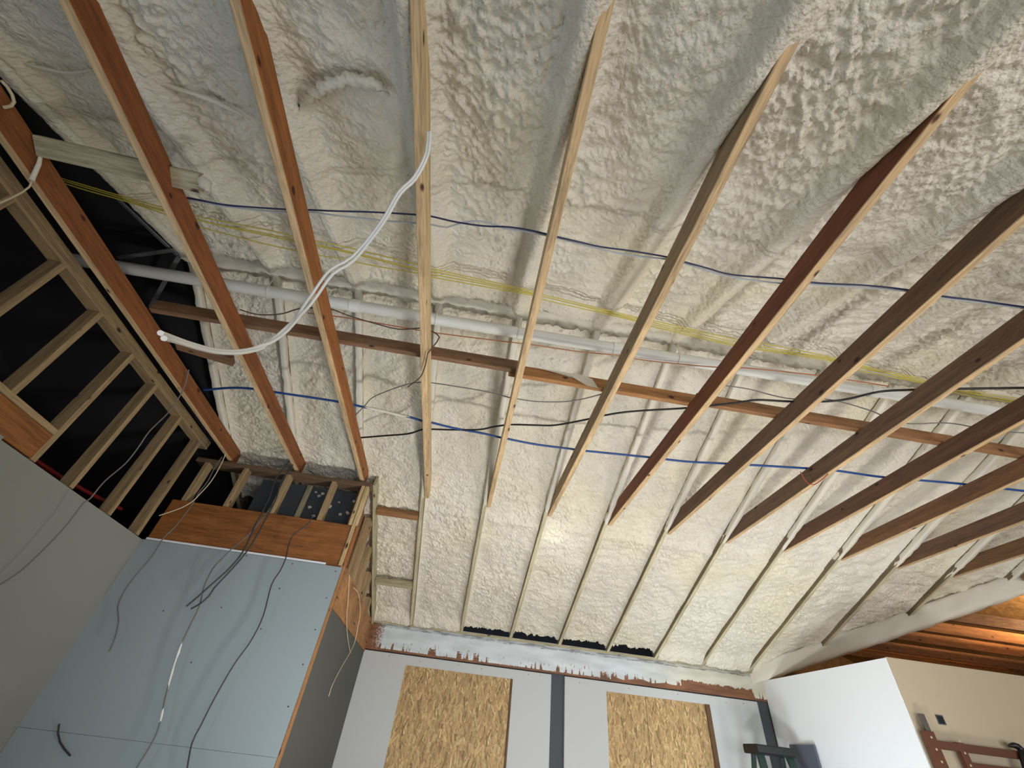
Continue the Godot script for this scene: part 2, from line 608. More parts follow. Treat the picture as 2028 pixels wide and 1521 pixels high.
# a bay of sprayed foam between two rafters (far) or from rafter to rafter (near); grid of its own, real relief
func foam_bay(parent: Node, far: bool, k: int, za: float, zb: float, cell: float, xlo: float, xhi: float) -> void:
	var nx := maxi(2, int((xhi - xlo) / cell))
	var nz := maxi(2, int((zb - za) / cell))
	var nrm := Vector3(0, -1, SL).normalized() if far else Vector3(0, -1, -SL).normalized()
	var pos := PackedVector3Array()
	var col := PackedColorArray()
	pos.resize((nx + 1) * (nz + 1))
	col.resize(pos.size())
	var base := Color(0.85, 0.82, 0.745).srgb_to_linear()
	for j in nz + 1:
		var z := za + (zb - za) * j / nz
		var y0 := plane_y(z, far)
		for i in nx + 1:
			var x := xlo + (xhi - xlo) * i / nx
			var d: float
			if far:
				var e := minf(x - xlo, xhi - x)
				var rec := 0.075
				if z < -4.15:
					rec = 0.062 + 0.006 * sin(z * 9.0 + k)
				if not k in [1, 2, 3, 4]:
					rec = lerpf(rec, -0.015, smoothstep(-5.72, -5.91, z + 0.02 * f2.get_noise_2d(x * 0.6, k * 3.0)))
				d = -rec * (1.0 - 0.45 * exp(-e / 0.02)) - 0.006
				var calm := 1.0 - exp(-e / 0.03)
				d += foam_noise(x, z, 0.55 if z > -4.1 else 0.8) * (0.15 + 0.85 * calm) * 1.0
				d += 0.014 * exp(-pow((z + 4.16 + 0.03 * f1.get_noise_2d(x * 3.0, 5.0)) / 0.045, 2.0)) * calm
			else:
				# rafters are buried: a smooth hump over each, steep on its joist side
				var q := (x - JX + 0.019) / SP
				var c := roundf(q)
				var dx := (q - c) * SP
				var rec := 0.080
				var hump: float
				if dx < 0.0:
					hump = smoothstep(0.095, 0.026, -dx)
				else:
					hump = smoothstep(0.115, 0.035, dx)
				d = -rec * (1.0 - hump) + (0.004 - 0.024 * smoothstep(0.014, 0.028, dx)) * hump
				d += foam_noise(x, z, 1.15) * (1.0 - 0.8 * hump)
				d += 0.030 * smoothstep(-1.86, -2.0, z + 0.03 * f2.get_noise_2d(x * 2.0, 9.0)) * (1.0 - hump)
			var p := Vector3(x, y0 + EYE, z) + nrm * d
			pos[j * (nx + 1) + i] = p
			var t := 1.0 + 0.07 * f1.get_noise_2d(x * 0.7 + 30.0, z * 0.7) + 0.05 * f6.get_noise_2d(x, z)
			var yel := clampf(f3.get_noise_2d(x * 0.8 + 11.0, z * 0.8 - 7.0) * 0.6, -0.1, 0.3)
			col[j * (nx + 1) + i] = Color(base.r * t, base.g * t * (1.0 - 0.03 * yel), base.b * t * (1.0 - 0.22 * yel))
	var nor := PackedVector3Array()
	nor.resize(pos.size())
	var uvs := PackedVector2Array()
	uvs.resize(pos.size())
	var tan := PackedFloat32Array()
	tan.resize(pos.size() * 4)
	var w := nx + 1
	for j in nz + 1:
		for i in w:
			var a := pos[j * w + mini(i + 1, nx)] - pos[j * w + maxi(i - 1, 0)]
			var b := pos[mini(j + 1, nz) * w + i] - pos[maxi(j - 1, 0) * w + i]
			var n := a.cross(b).normalized()
			nor[j * w + i] = n if n.y < 0.0 else -n
			var q := j * w + i
			uvs[q] = Vector2(pos[q].x, pos[q].z) * 3.1
			tan[q * 4] = 1.0
			tan[q * 4 + 3] = 1.0
	var idx := PackedInt32Array()
	for j in nz:
		for i in nx:
			var a := j * w + i
			var cx := xlo + (xhi - xlo) * (i + 0.5) / nx
			var cz := za + (zb - za) * (j + 0.5) / nz
			if far and cz < valley_z(cx) - 0.09:
				continue
			if far and k in [1, 2, 3, 4] and cz < -5.885 + (0.045 if k > 1 else 0.02) * f2.get_noise_2d(cx * 1.1, k * 5.0) + 0.007 * f5.get_noise_2d(cx * 0.7, k):
				continue
			idx.append_array([a, a + w, a + 1, a + 1, a + w, a + w + 1])
	if idx.is_empty():
		return
	var t0 := (pos[idx[1]] - pos[idx[0]]).cross(pos[idx[2]] - pos[idx[0]])
	if t0.y < 0.0:
		for i in range(0, idx.size(), 3):
			var s := idx[i + 1]
			idx[i + 1] = idx[i + 2]
			idx[i + 2] = s
	var arr := []
	arr.resize(Mesh.ARRAY_MAX)
	arr[Mesh.ARRAY_VERTEX] = pos
	arr[Mesh.ARRAY_NORMAL] = nor
	arr[Mesh.ARRAY_COLOR] = col
	arr[Mesh.ARRAY_TEX_UV] = uvs
	arr[Mesh.ARRAY_TANGENT] = tan
	arr[Mesh.ARRAY_INDEX] = idx
	var am := ArrayMesh.new()
	am.add_surface_from_arrays(Mesh.PRIMITIVE_TRIANGLES, arr)
	obj("foam_bay", am, M.foam, parent)

func valley_z(x: float) -> float:
	if x < 3.84:
		return -99.0
	return -5.97 + (x - 3.84) * 1.132

func build_ceiling() -> void:
	f1 = noise(2.6, 3, 11)
	f2 = noise(11.0, 2, 12)
	f3 = noise(1.1, 2, 13)
	f4 = noise(13.0, 2, 14)
	f5 = noise(42.0, 1, 15)
	f6 = noise(7.0, 2, 16)
	var c := Node3D.new()
	c.name = "ceiling"
	add_child(c)
	struct(c, "spray foamed gable ceiling with rafters above the open joists")
	for k in range(-3, 12):
		var xk := JX + k * SP
		var fine := 0.0105 if k < 7 else 0.02
		if k >= -3:
			var zs := ZB + 0.03 if k >= -1 else -4.35
			foam_bay(c, true, k, zs, ZR, fine, xk + 0.002, xk + SP - 0.040)
		var nlo := xk - 0.019 if k > -3 else FOAM_EDGE
		foam_bay(c, false, k, ZR, 0.12, fine if k < 8 else 0.025, nlo, xk + SP - 0.019)
		foam_bay(c, false, k, 0.12, 1.70, 0.05, nlo, xk + SP - 0.019)
	# rafters of the far slope
	var up := Vector3(0, 1, -SL).normalized()
	for k in range(-3, 13):
		var xk := JX + k * SP - 0.019
		var z0 := maxf(ZB, valley_z(xk) + 0.03)
		if z0 > ZR - 0.1:
			continue
		var off := Vector3(0, 1, -SL).normalized() * 0.07
		var a := V(xk, plane_y(z0, true), z0) + off
		var b := V(xk, plane_y(ZR, true), ZR) + off
		var rs := mb()
		board(rs, a, b, 0.038, 0.14, up, 0.003, Color(0.50, 0.44, 0.36).srgb_to_linear(), Color(0.80, 0.76, 0.675).srgb_to_linear())  # shade on the rafter sides is put into the dark tint
		rs.generate_tangents()
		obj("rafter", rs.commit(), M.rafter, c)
		# upper part sprayed over: a lumpy foam sleeve
		var zs := maxf(z0, -3.92)
		if zs < ZR - 0.3:
			var sl := PackedVector3Array()
			for i in 40:
				var z := lerpf(zs - 0.25, ZR + 0.02, i / 39.0)
				sl.append(V(xk + 0.004 * f2.get_noise_2d(z * 2.0, k), plane_y(z, true), z) + Vector3(0, 1, -SL).normalized() * (0.016 + 0.03 * smoothstep(8.0, 0.0, i)))
			var ss := mb()
			lumpy_box(ss, sl, 0.026, 0.030, 0.007, 12.0)
			obj("foam_sleeve", ss.commit(), M.foam_plain, c)
		var nof := Vector3(0, 1, SL).normalized() * 0.08
		obj("rafter", board_mesh(V(xk, plane_y(ZR, false), ZR) + nof, V(xk, plane_y(1.7, false), 1.7) + nof, 0.036, 0.14), M.dusty, c)
	# foam-covered ridge board
	var path := PackedVector3Array()
	var x := -2.38
	while x < 8.6:
		path.append(V(x, 2.535 + 0.012 * f1.get_noise_2d(x, 3.0), -2.085 + 0.010 * f2.get_noise_2d(x * 0.4, 8.0)))
		x += 0.03
	var st := mb()
	tube(st, path, 0.060, 20, 0.95, 0.034)
	obj("ridge_board", st.commit(), M.foam_plain, c)
	# foam-covered valley rafter
	path = PackedVector3Array()
	for i in 70:
		var f := i / 69.0
		path.append(V(lerpf(3.80, 7.3, f), lerpf(1.03, 2.50, f) - 0.02, lerpf(-6.02, -2.05, f)))
	st = mb()
	lumpy_box(st, path, 0.055, 0.10, 0.014)
	obj("valley_rafter", st.commit(), M.foam_plain, c)
	# roof deck above the foam
	var deck := mb()
	slope_sheet(deck, -4.3, 12.0, ZB - 0.3, ZR, true)
	slope_sheet(deck, -4.3, 12.0, ZR, 1.95, false)
	obj("roof_deck", deck.commit(), M.dark, c)

func slope_sheet(st: SurfaceTool, x0: float, x1: float, z0: float, z1: float, far: bool) -> void:
	# left and right of the valley the far deck is cut along it
	var d := 0.19
	var n := Vector3(0, -1, SL if far else -SL).normalized()
	if far:
		var poly := [V(x0, plane_y(z0, true) + d, z0), V(3.9, plane_y(z0, true) + d, z0), V(7.4, plane_y(z1, true) + d, z1), V(x0, plane_y(z1, true) + d, z1)]
		for o in [0.0, 0.02]:
			quad(st, [poly[0] + Vector3(0, o, 0), poly[1] + Vector3(0, o, 0), poly[2] + Vector3(0, o, 0), poly[3] + Vector3(0, o, 0)], n if o == 0.0 else -n, [Vector2.ZERO, Vector2.ZERO, Vector2.ZERO, Vector2.ZERO])
	else:
		for o in [0.0, 0.02]:
			quad(st, [V(x0, plane_y(z0, false) + d + o, z0), V(x1, plane_y(z0, false) + d + o, z0), V(x1, plane_y(z1, false) + d + o, z1), V(x0, plane_y(z1, false) + d + o, z1)], n if o == 0.0 else -n, [Vector2.ZERO, Vector2.ZERO, Vector2.ZERO, Vector2.ZERO])

func lumpy_box(st: SurfaceTool, path: PackedVector3Array, hw: float, hh: float, lump: float, grow := 0.0) -> void:
	# rounded box section swept along the path, roughened like foam
	var prof := []
	for j in 20:
		var a := TAU * j / 20.0
		prof.append(Vector2(signf(cos(a)) * pow(absf(cos(a)), 0.5) * hw, signf(sin(a)) * pow(absf(sin(a)), 0.5) * hh))
	var ax := (path[path.size() - 1] - path[0])
	ax.y = 0
	ax = ax.normalized()
	var sd := ax.cross(Vector3.UP)
	for i in path.size() - 1:
		for j in 20:
			var k := (j + 1) % 20
			var q := []
			for w in [[i, j], [i, k], [i + 1, k], [i + 1, j]]:
				var g: float = 1.0 if grow <= 0.0 else lerpf(0.55, 1.0, smoothstep(0.0, grow, w[0]))
				var p: Vector3 = path[w[0]] + sd * prof[w[1]].x * g + Vector3.UP * prof[w[1]].y
				var o: Vector3 = (sd * prof[w[1]].x + Vector3.UP * prof[w[1]].y * 0.4).normalized()
				q.append(p + o * lump * (f2.get_noise_3dv(p) + 0.5 * f5.get_noise_3dv(p)))
			for t in [0, 2, 1, 0, 3, 2]:
				st.set_smooth_group(0)
				st.add_vertex(q[t])
	st.generate_normals()

# ---------------------------------------------------------------- walls
func build_walls() -> void:
	# floor
	var fl := obj("floor", slab(V(-4.4, -1.65, -10.1), V(12.0, -EYE, 1.95)), M.floor)
	struct(fl, "bare floor")
	# far wall: sheathing, two drywall sheets with boarded windows, painted beam
	var wb := root("wall_back")
	struct(wb, "far wall with two boarded windows under a white painted beam")
	obj("sheathing", panel_mesh("z", ZB - 0.035, -0.1, XC - 0.1, XR + 0.1, -EYE, 1.05), M.sheathing, wb)
	obj("drywall_sheet", panel_mesh("z", ZB, -0.034, XC, 1.257, -EYE, 0.752, [[-0.45, 0.802, -0.75, 0.657]]), M.wall_far, wb)
	obj("drywall_sheet", panel_mesh("z", ZB, -0.034, 1.42, 3.80, -EYE, 0.752, [[1.92, 3.185, -0.75, 0.66]]), M.wall_far, wb)
	var pb := mb()
	paint_beam(pb, XC, XR, 0.765, 1.05, ZB + 0.004, 0.20)
	obj("header_beam", pb.commit(), M.paint, wb)
	obj("header_plate", board_mesh(V(XC, 1.055, ZB - 0.06), V(XR, 1.055, ZB - 0.06), 0.16, 0.03), M.dusty, wb)
	for s in [-0.30, 0.42, 0.15, -0.66, 0.98, 1.12, 1.6, 2.2, 2.8, 3.4, 3.62]:
		screw(wb, V(s, 0.715 + 0.01 * sin(s * 7.0), ZB), Vector3(0, 0, 1))
	# boarded windows
	for i in 2:
		var x0: float = [-0.45, 1.92][i]
		var x1: float = [0.802, 3.185][i]
		var y1: float = [0.657, 0.66][i]
		var o := root("window_board")
		tag(o, ["boarded window with an oriented strand board sheet, left of the dark wall strip", "boarded window with a seamed strand board sheet, right of the dark wall strip"][i], "board", "boarded windows")
		if i == 0:
			obj("strand_board", panel_mesh("z", ZB - 0.012, -0.02, x0, x1 - 0.01, -0.75, y1), M.osb, o)
		else:
			obj("strand_board", panel_mesh("z", ZB - 0.012, -0.02, x0, x0 + 0.475, -0.75, y1), M.osb, o)
			obj("strand_board", panel_mesh("z", ZB - 0.015, -0.02, x0 + 0.481, x1 - 0.04, -0.75, y1), M.osb, o)
		obj("side_jamb", board_mesh(V(x1 - (0.012 if i == 0 else 0.03), -0.75, ZB - 0.008), V(x1 - (0.012 if i == 0 else 0.03), y1, ZB - 0.008), 0.02 if i == 0 else 0.055, 0.03, Vector3.BACK), M.jamb, o)
	# closet front: drywall, beam, short studs, plate
	var cf := root("wall_closet_front")
	struct(cf, "closet front with hung drywall under an open framed band")
	obj("drywall_sheet", panel_mesh("z", ZC, -0.013, XL, XC - 0.004, -0.157, 1.016), M.wall_grey, cf)
	obj("drywall_sheet", panel_mesh("z", ZC - 0.002, -0.013, XL, XC - 0.004, -EYE, -0.1585), M.wall_grey, cf)
	obj("drywall_strip", panel_mesh("z", ZC - 0.004, -0.012, -2.53, -1.10, 1.02, 1.036), M.wall_white, cf)
	obj("laminated_beam", board_mesh(V(XL + 0.02, 1.195, ZC - 0.05), V(XC, 1.195, ZC - 0.05), 0.075, 0.35), M.beam, cf)
	for x in [-2.44, -2.09, -1.705, -1.29]:
		obj("short_stud", board_mesh(V(x, 1.372, ZC - 0.045), V(x, 1.742, ZC - 0.045), 0.040, 0.085, Vector3.BACK), M.stud, cf)
	for x in [-0.985, -1.02]:
		obj("short_stud", board_mesh(V(x, 1.03 if x > -1.0 else 1.37, ZC - 0.045), V(x, 1.742, ZC - 0.045), 0.03, 0.085, Vector3.BACK), M.pine2, cf)
	obj("top_plate", board_mesh(V(XL, 1.762, ZC - 0.075), V(XC, 1.762, ZC - 0.075), 0.14, 0.04), M.plate, cf)
	obj("backing_board", panel_mesh("z", -3.99, -0.02, -2.0, -1.0, 1.2, 1.75), M.sheathing, cf)
	obj("backing_strip", board_mesh(V(-1.55, 1.2, -3.975), V(-1.55, 1.75, -3.975), 0.05, 0.02, Vector3.BACK), M.dusty, cf)
	for i in 16:
		var bl := mb()
		var p := V(-1.5 + rng.randf() * 0.48, 1.40 + rng.randf() * 0.3, -3.984)
		tube(bl, smooth_path([p, p + Vector3(0.012, 0.006, 0.004), p + Vector3(0.018, -0.004, 0.0)], 0.004), 0.006 + rng.randf() * 0.009, 7, 1.0, 0.006)
		obj("foam_fleck", bl.commit(), M.foam_plain, cf)
	obj("corner_board", board_mesh(V(XC - 0.012, -EYE, ZC - 0.045), V(XC - 0.012, 1.03, ZC - 0.045), 0.028, 0.085, Vector3.BACK), M.fir, cf)
	obj("corner_board", board_mesh(V(XC + 0.002, -EYE, ZC - 0.02), V(XC + 0.002, 1.03, ZC - 0.02), 0.012, 0.040, Vector3.BACK), M.ply, cf)
	for s in [[-1.0, 0.98], [-1.0, 0.78], [-1.0, 0.56], [-1.0, 0.34], [-1.0, 0.1], [-1.72, 1.0], [-1.35, 0.99], [-1.72, 0.62], [-1.74, 0.27], [-1.37, 0.8], [-1.38, 0.52], [-2.1, 0.55]]:
		screw(cf, V(s[0], s[1], ZC), Vector3(0, 0, 1))
	# closet side: grey panel, brown plywood band, open studs
	var cs := root("wall_closet_side")
	struct(cs, "closet side wall of grey board below a brown plywood band and open studs")
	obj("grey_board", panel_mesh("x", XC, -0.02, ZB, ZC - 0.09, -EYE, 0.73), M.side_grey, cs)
	obj("plywood_band", panel_mesh("x", XC + 0.006, -0.02, ZB, ZC - 0.09, 0.735, 1.045), M.ply, cs)
	for s in [[-4.335, 1.66], [-4.705, 1.50], [-5.1, 1.36], [-5.5, 1.2]]:
		obj("side_stud", board_mesh(V(XC - 0.045, 1.045, s[0]), V(XC - 0.045, s[1], s[0]), 0.085, 0.036, Vector3.BACK), M.stud, cs)
	obj("edge_rafter", board_mesh(V(XC + 0.012, plane_y(-5.93, true) + 0.01, -5.93), V(XC + 0.012, plane_y(-3.86, true) + 0.01, -3.86), 0.022, 0.12, Vector3(0, 1, -SL).normalized()), M.dusty, cs)
	obj("side_lining", panel_mesh("x", XC - 0.11, -0.015, ZB, ZC - 0.13, 0.9, 1.75), M.ply, cs)
	# left stud wall above drywall
	var wl := root("wall_left")
	struct(wl, "left wall with drywall below an open dark stud wall")
	obj("drywall_sheet", panel_mesh("x", XL, -0.013, ZC, -2.30, -EYE, 1.012), M.wall_warm, wl)
	obj("drywall_sheet", panel_mesh("x", XL + 0.002, -0.013, -2.305, 1.73, -EYE, 1.03, [[-2.05, 0.05, -1.42, 0.55]]), M.wall_warm, wl)
	for s in [[-3.70, 1.02], [-3.315, 1.02], [-2.89, 1.02], [-2.545, 1.02], [-2.16, 1.215], [-1.79, 1.215], [-1.39, 1.215], [-1.0, 1.215]]:
		obj("wall_stud", board_mesh(V(XL - 0.045, s[1], s[0]), V(XL - 0.045, 1.885, s[0]), 0.085, 0.038, Vector3.BACK), M.stud, wl)
	for y in [1.905, 1.945]:
		obj("top_plate", board_mesh(V(XL - 0.045, y, ZC - 0.05), V(XL - 0.045, y, 0.2), 0.09, 0.038), M.stud, wl)
	obj("door_header", board_mesh(V(XL - 0.035, 1.105, -2.525), V(XL - 0.035, 1.105, 0.3), 0.06, 0.16), M.beam, wl)
	obj("header_plate", board_mesh(V(XL - 0.045, 1.205, -2.525), V(XL - 0.045, 1.205, 0.3), 0.09, 0.036), M.stud, wl)
	# shell behind what the photograph shows
	var sh := root("wall_rear")
	struct(sh, "rear wall with the opening that lets in daylight")
	obj("wall_panel", panel_mesh("z", 1.73, 0.12, -4.3, 12.0, -EYE, 1.3, [[0.7, 3.3, -1.42, 0.55], [4.2, 6.8, -1.42, 0.55]]), M.wall_far, sh)
	var gb := root("wall_gable")
	struct(gb, "dark outer wall of the unfinished attic at the left")
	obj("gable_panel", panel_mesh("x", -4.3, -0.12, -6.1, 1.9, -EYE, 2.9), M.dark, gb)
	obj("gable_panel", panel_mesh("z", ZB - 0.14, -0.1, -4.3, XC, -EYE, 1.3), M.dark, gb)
	var we := root("wall_east")
	struct(we, "right end wall")
	obj("wall_panel", panel_mesh("x", 9.0, 0.12, -4.05, 1.85, -EYE, 2.75), M.wall_beige, we)
	# white partition and beige return wall
	var wr := root("wall_right")
	struct(wr, "bright white partition at the lower right")
	obj("drywall_sheet", panel_mesh("x", XR, 0.013, ZB, -4.05, -EYE, 0.976), M.wall_white, wr)
	obj("partition_core", panel_mesh("x", XR + 0.014, 0.09, ZB, -4.06, -EYE, 0.95), M.stud, wr)
	var wa := root("wall_alcove")
	struct(wa, "beige wall turning the corner beside the white partition")
	obj("drywall_sheet", panel_mesh("z", -4.05, -0.013, XR + 0.016, 9.0, -EYE, 0.985), M.wall_beige, wa)
	obj("partition_core", panel_mesh("z", -4.064, -0.09, XR + 0.10, 9.0, -EYE, 0.95), M.stud, wa)

func screw(parent: Node, at: Vector3, n: Vector3) -> void:
	var cm := CylinderMesh.new()
	cm.top_radius = 0.0045
	cm.bottom_radius = 0.0045
	cm.height = 0.004
	cm.radial_segments = 8
	cm.rings = 0
	var o := obj("screw", cm, M.screw, parent)
	o.position = at
	o.rotation.x = PI / 2

func paint_beam(st: SurfaceTool, x0: float, x1: float, y0: float, y1: float, z: float, th: float) -> void:
	quad(st, [V(x0, y0, z), V(x1, y0, z), V(x1, y1, z), V(x0, y1, z)], Vector3(0, 0, 1), [Vector2(0, 1), Vector2(1, 1), Vector2(1, 0), Vector2(0, 0)])
	quad(st, [V(x0, y0, z), V(x1, y0, z), V(x1, y0, z - th), V(x0, y0, z - th)], Vector3(0, -1, 0), [Vector2(0, 0.99), Vector2(1, 0.99), Vector2(1, 0.995), Vector2(0, 0.995)])
	quad(st, [V(x0, y1, z), V(x1, y1, z), V(x1, y1, z - th), V(x0, y1, z - th)], Vector3(0, 1, 0), [Vector2(0, 0.05), Vector2(1, 0.05), Vector2(1, 0.1), Vector2(0, 0.1)])
	for x in [x0, x1]:
		quad(st, [V(x, y0, z), V(x, y0, z - th), V(x, y1, z - th), V(x, y1, z)], Vector3(-1 if x == x0 else 1, 0, 0), [Vector2(0.01, 1), Vector2(0.02, 1), Vector2(0.02, 0), Vector2(0.01, 0)])

# ---------------------------------------------------------------- crossing wing behind the valley
func build_wing() -> void:
	var c := root("ceiling_wing")
	struct(c, "unfinished wing roof seen past the valley")
	var xr := 7.78
	var st := mb()
	for side in [0, 1]:
		var xa := XR if side == 0 else 11.62
		var n := Vector3(SL if side == 0 else -SL, -1, 0).normalized()
		var zs := [-10.0, -2.1]
		for o in [0.0, 0.02]:
			var y0: float = 1.05 + 0.16 + o
			var y1: float = 1.05 + SL * 3.84 + 0.16 + o
			if side == 0:
				quad(st, [V(xa, y0, -10.0), V(xr, y1, -10.0), V(xr, y1, -1.7), V(xa, y0, -6.05)], n if o == 0.0 else -n, [Vector2(0, 0), Vector2(4, 0), Vector2(4, 8), Vector2(0, 4)])
			else:
				quad(st, [V(xa, y0, -10.0), V(xr, y1, -10.0), V(xr, y1, -1.7), V(xa, y0, -6.05)], n if o == 0.0 else -n, [Vector2(0, 0), Vector2(4, 0), Vector2(4, 8), Vector2(0, 4)])
	obj("roof_deck", st.commit(), M.stud, c)
	for i in 10:
		var z := -9.6 + i * SP
		var xs := XR + maxf(0.0, (z + 5.97) / 1.132)
		if xs > xr - 0.3:
			continue
		var off := Vector3(0, 0.07, 0)
		obj("rafter", board_mesh(V(xs, 1.05 + SL * (xs - XR), z) + off, V(xr, 1.05 + SL * (xr - XR), z) + off, 0.038, 0.14), M.fir, c)
	obj("gable_panel", panel_mesh("z", -10.0, -0.1, 3.8, 11.8, -EYE, 2.75), M.stud, c)
	obj("side_panel", panel_mesh("x", 3.90, -0.1, -10.0, -6.05, -EYE, 1.3), M.stud, c)
	obj("side_panel", panel_mesh("x", 11.65, 0.1, -10.0, -4.0, -EYE, 1.3), M.stud, c)
	obj("side_panel", panel_mesh("z", -4.0, 0.1, 9.0, 11.75, -EYE, 2.75), M.stud, c)
	var i := 0
	for z in [-7.62, -7.06, -6.36, -5.80, -5.26, -4.6]:
		var o := obj("wing_joist", board_mesh(V(5.9 + maxf(0.0, z + 5.6), JH + 0.07, z), V(10.6, JH + 0.07, z), 0.040, 0.14), [M.fir, M.brown, M.fir2][i % 3])
		tag(o, "brown wing joist behind the grey valley, number %s counted upward from the beige wall" % ["one", "two", "three", "four", "five", "six"][i], "joist", "joists of the side wing")
		i += 1

func added_bulb() -> void:  # unseen bulb, added to brighten the wing joists and deck
	var t := root("added_bulb", V(8.3, 2.0, -5.0))
	tag(t, "added unseen bulb brightening the side wing roof", "lamp")
	var st := mb()
	tube(st, PackedVector3Array([Vector3(0, 0.06, 0), Vector3(0, 0.3, 0), Vector3(0, 0.5, 0)]), 0.006, 6)
	obj("cord", st.commit(), M.black, t)
	var bulb := SphereMesh.new()
	bulb.radius = 0.05
	bulb.height = 0.10
	var bm := plain(Color(1, 0.85, 0.6))
	bm.emission_enabled = true
	bm.emission = Color(1.0, 0.78, 0.5)
	bm.emission_energy_multiplier = 3.0
	obj("bulb_glass", bulb, bm, t)
	var l := OmniLight3D.new()
	l.name = "added_bulb_light"
	l.light_color = Color(1.0, 0.80, 0.58)
	l.light_energy = 1.5
	l.light_size = 0.05
	l.omni_range = 20.0
	l.omni_attenuation = 2.0
	l.shadow_enabled = true
	t.add_child(l)

# ---------------------------------------------------------------- joists
func build_joists() -> void:
	# one face tint per joist; all undersides share a paler one
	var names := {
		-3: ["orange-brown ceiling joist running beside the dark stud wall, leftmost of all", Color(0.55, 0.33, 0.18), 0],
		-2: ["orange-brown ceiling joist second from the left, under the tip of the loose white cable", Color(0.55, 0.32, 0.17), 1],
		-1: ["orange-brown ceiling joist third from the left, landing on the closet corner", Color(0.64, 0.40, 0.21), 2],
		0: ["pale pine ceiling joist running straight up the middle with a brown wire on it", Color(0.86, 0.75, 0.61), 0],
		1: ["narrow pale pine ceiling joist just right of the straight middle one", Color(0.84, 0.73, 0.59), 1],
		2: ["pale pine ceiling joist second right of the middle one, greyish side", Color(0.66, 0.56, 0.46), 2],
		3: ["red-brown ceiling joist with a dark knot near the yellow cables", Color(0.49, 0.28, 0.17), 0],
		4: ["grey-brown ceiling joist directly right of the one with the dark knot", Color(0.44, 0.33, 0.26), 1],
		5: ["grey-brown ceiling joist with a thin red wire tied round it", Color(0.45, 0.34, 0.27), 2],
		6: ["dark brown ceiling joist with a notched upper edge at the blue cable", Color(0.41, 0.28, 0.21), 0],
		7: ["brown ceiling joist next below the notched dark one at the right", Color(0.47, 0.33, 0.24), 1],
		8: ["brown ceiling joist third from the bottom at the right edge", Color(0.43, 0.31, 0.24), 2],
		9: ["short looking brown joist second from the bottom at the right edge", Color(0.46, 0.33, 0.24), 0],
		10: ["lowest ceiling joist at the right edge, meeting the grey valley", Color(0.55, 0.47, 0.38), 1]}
	for k in range(-3, 11):
		var x := JX + k * SP + 0.022
		var ze := -3.97
		if k < 0:
			ze = -3.88
		if k == 10:
			ze = -3.8
		var st := mb()
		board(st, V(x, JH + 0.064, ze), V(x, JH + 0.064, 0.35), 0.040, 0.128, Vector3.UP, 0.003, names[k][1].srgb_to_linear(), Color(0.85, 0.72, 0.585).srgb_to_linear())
		st.generate_tangents()
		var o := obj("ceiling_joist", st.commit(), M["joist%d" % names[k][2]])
		tag(o, names[k][0], "joist", "ceiling joists across the room")

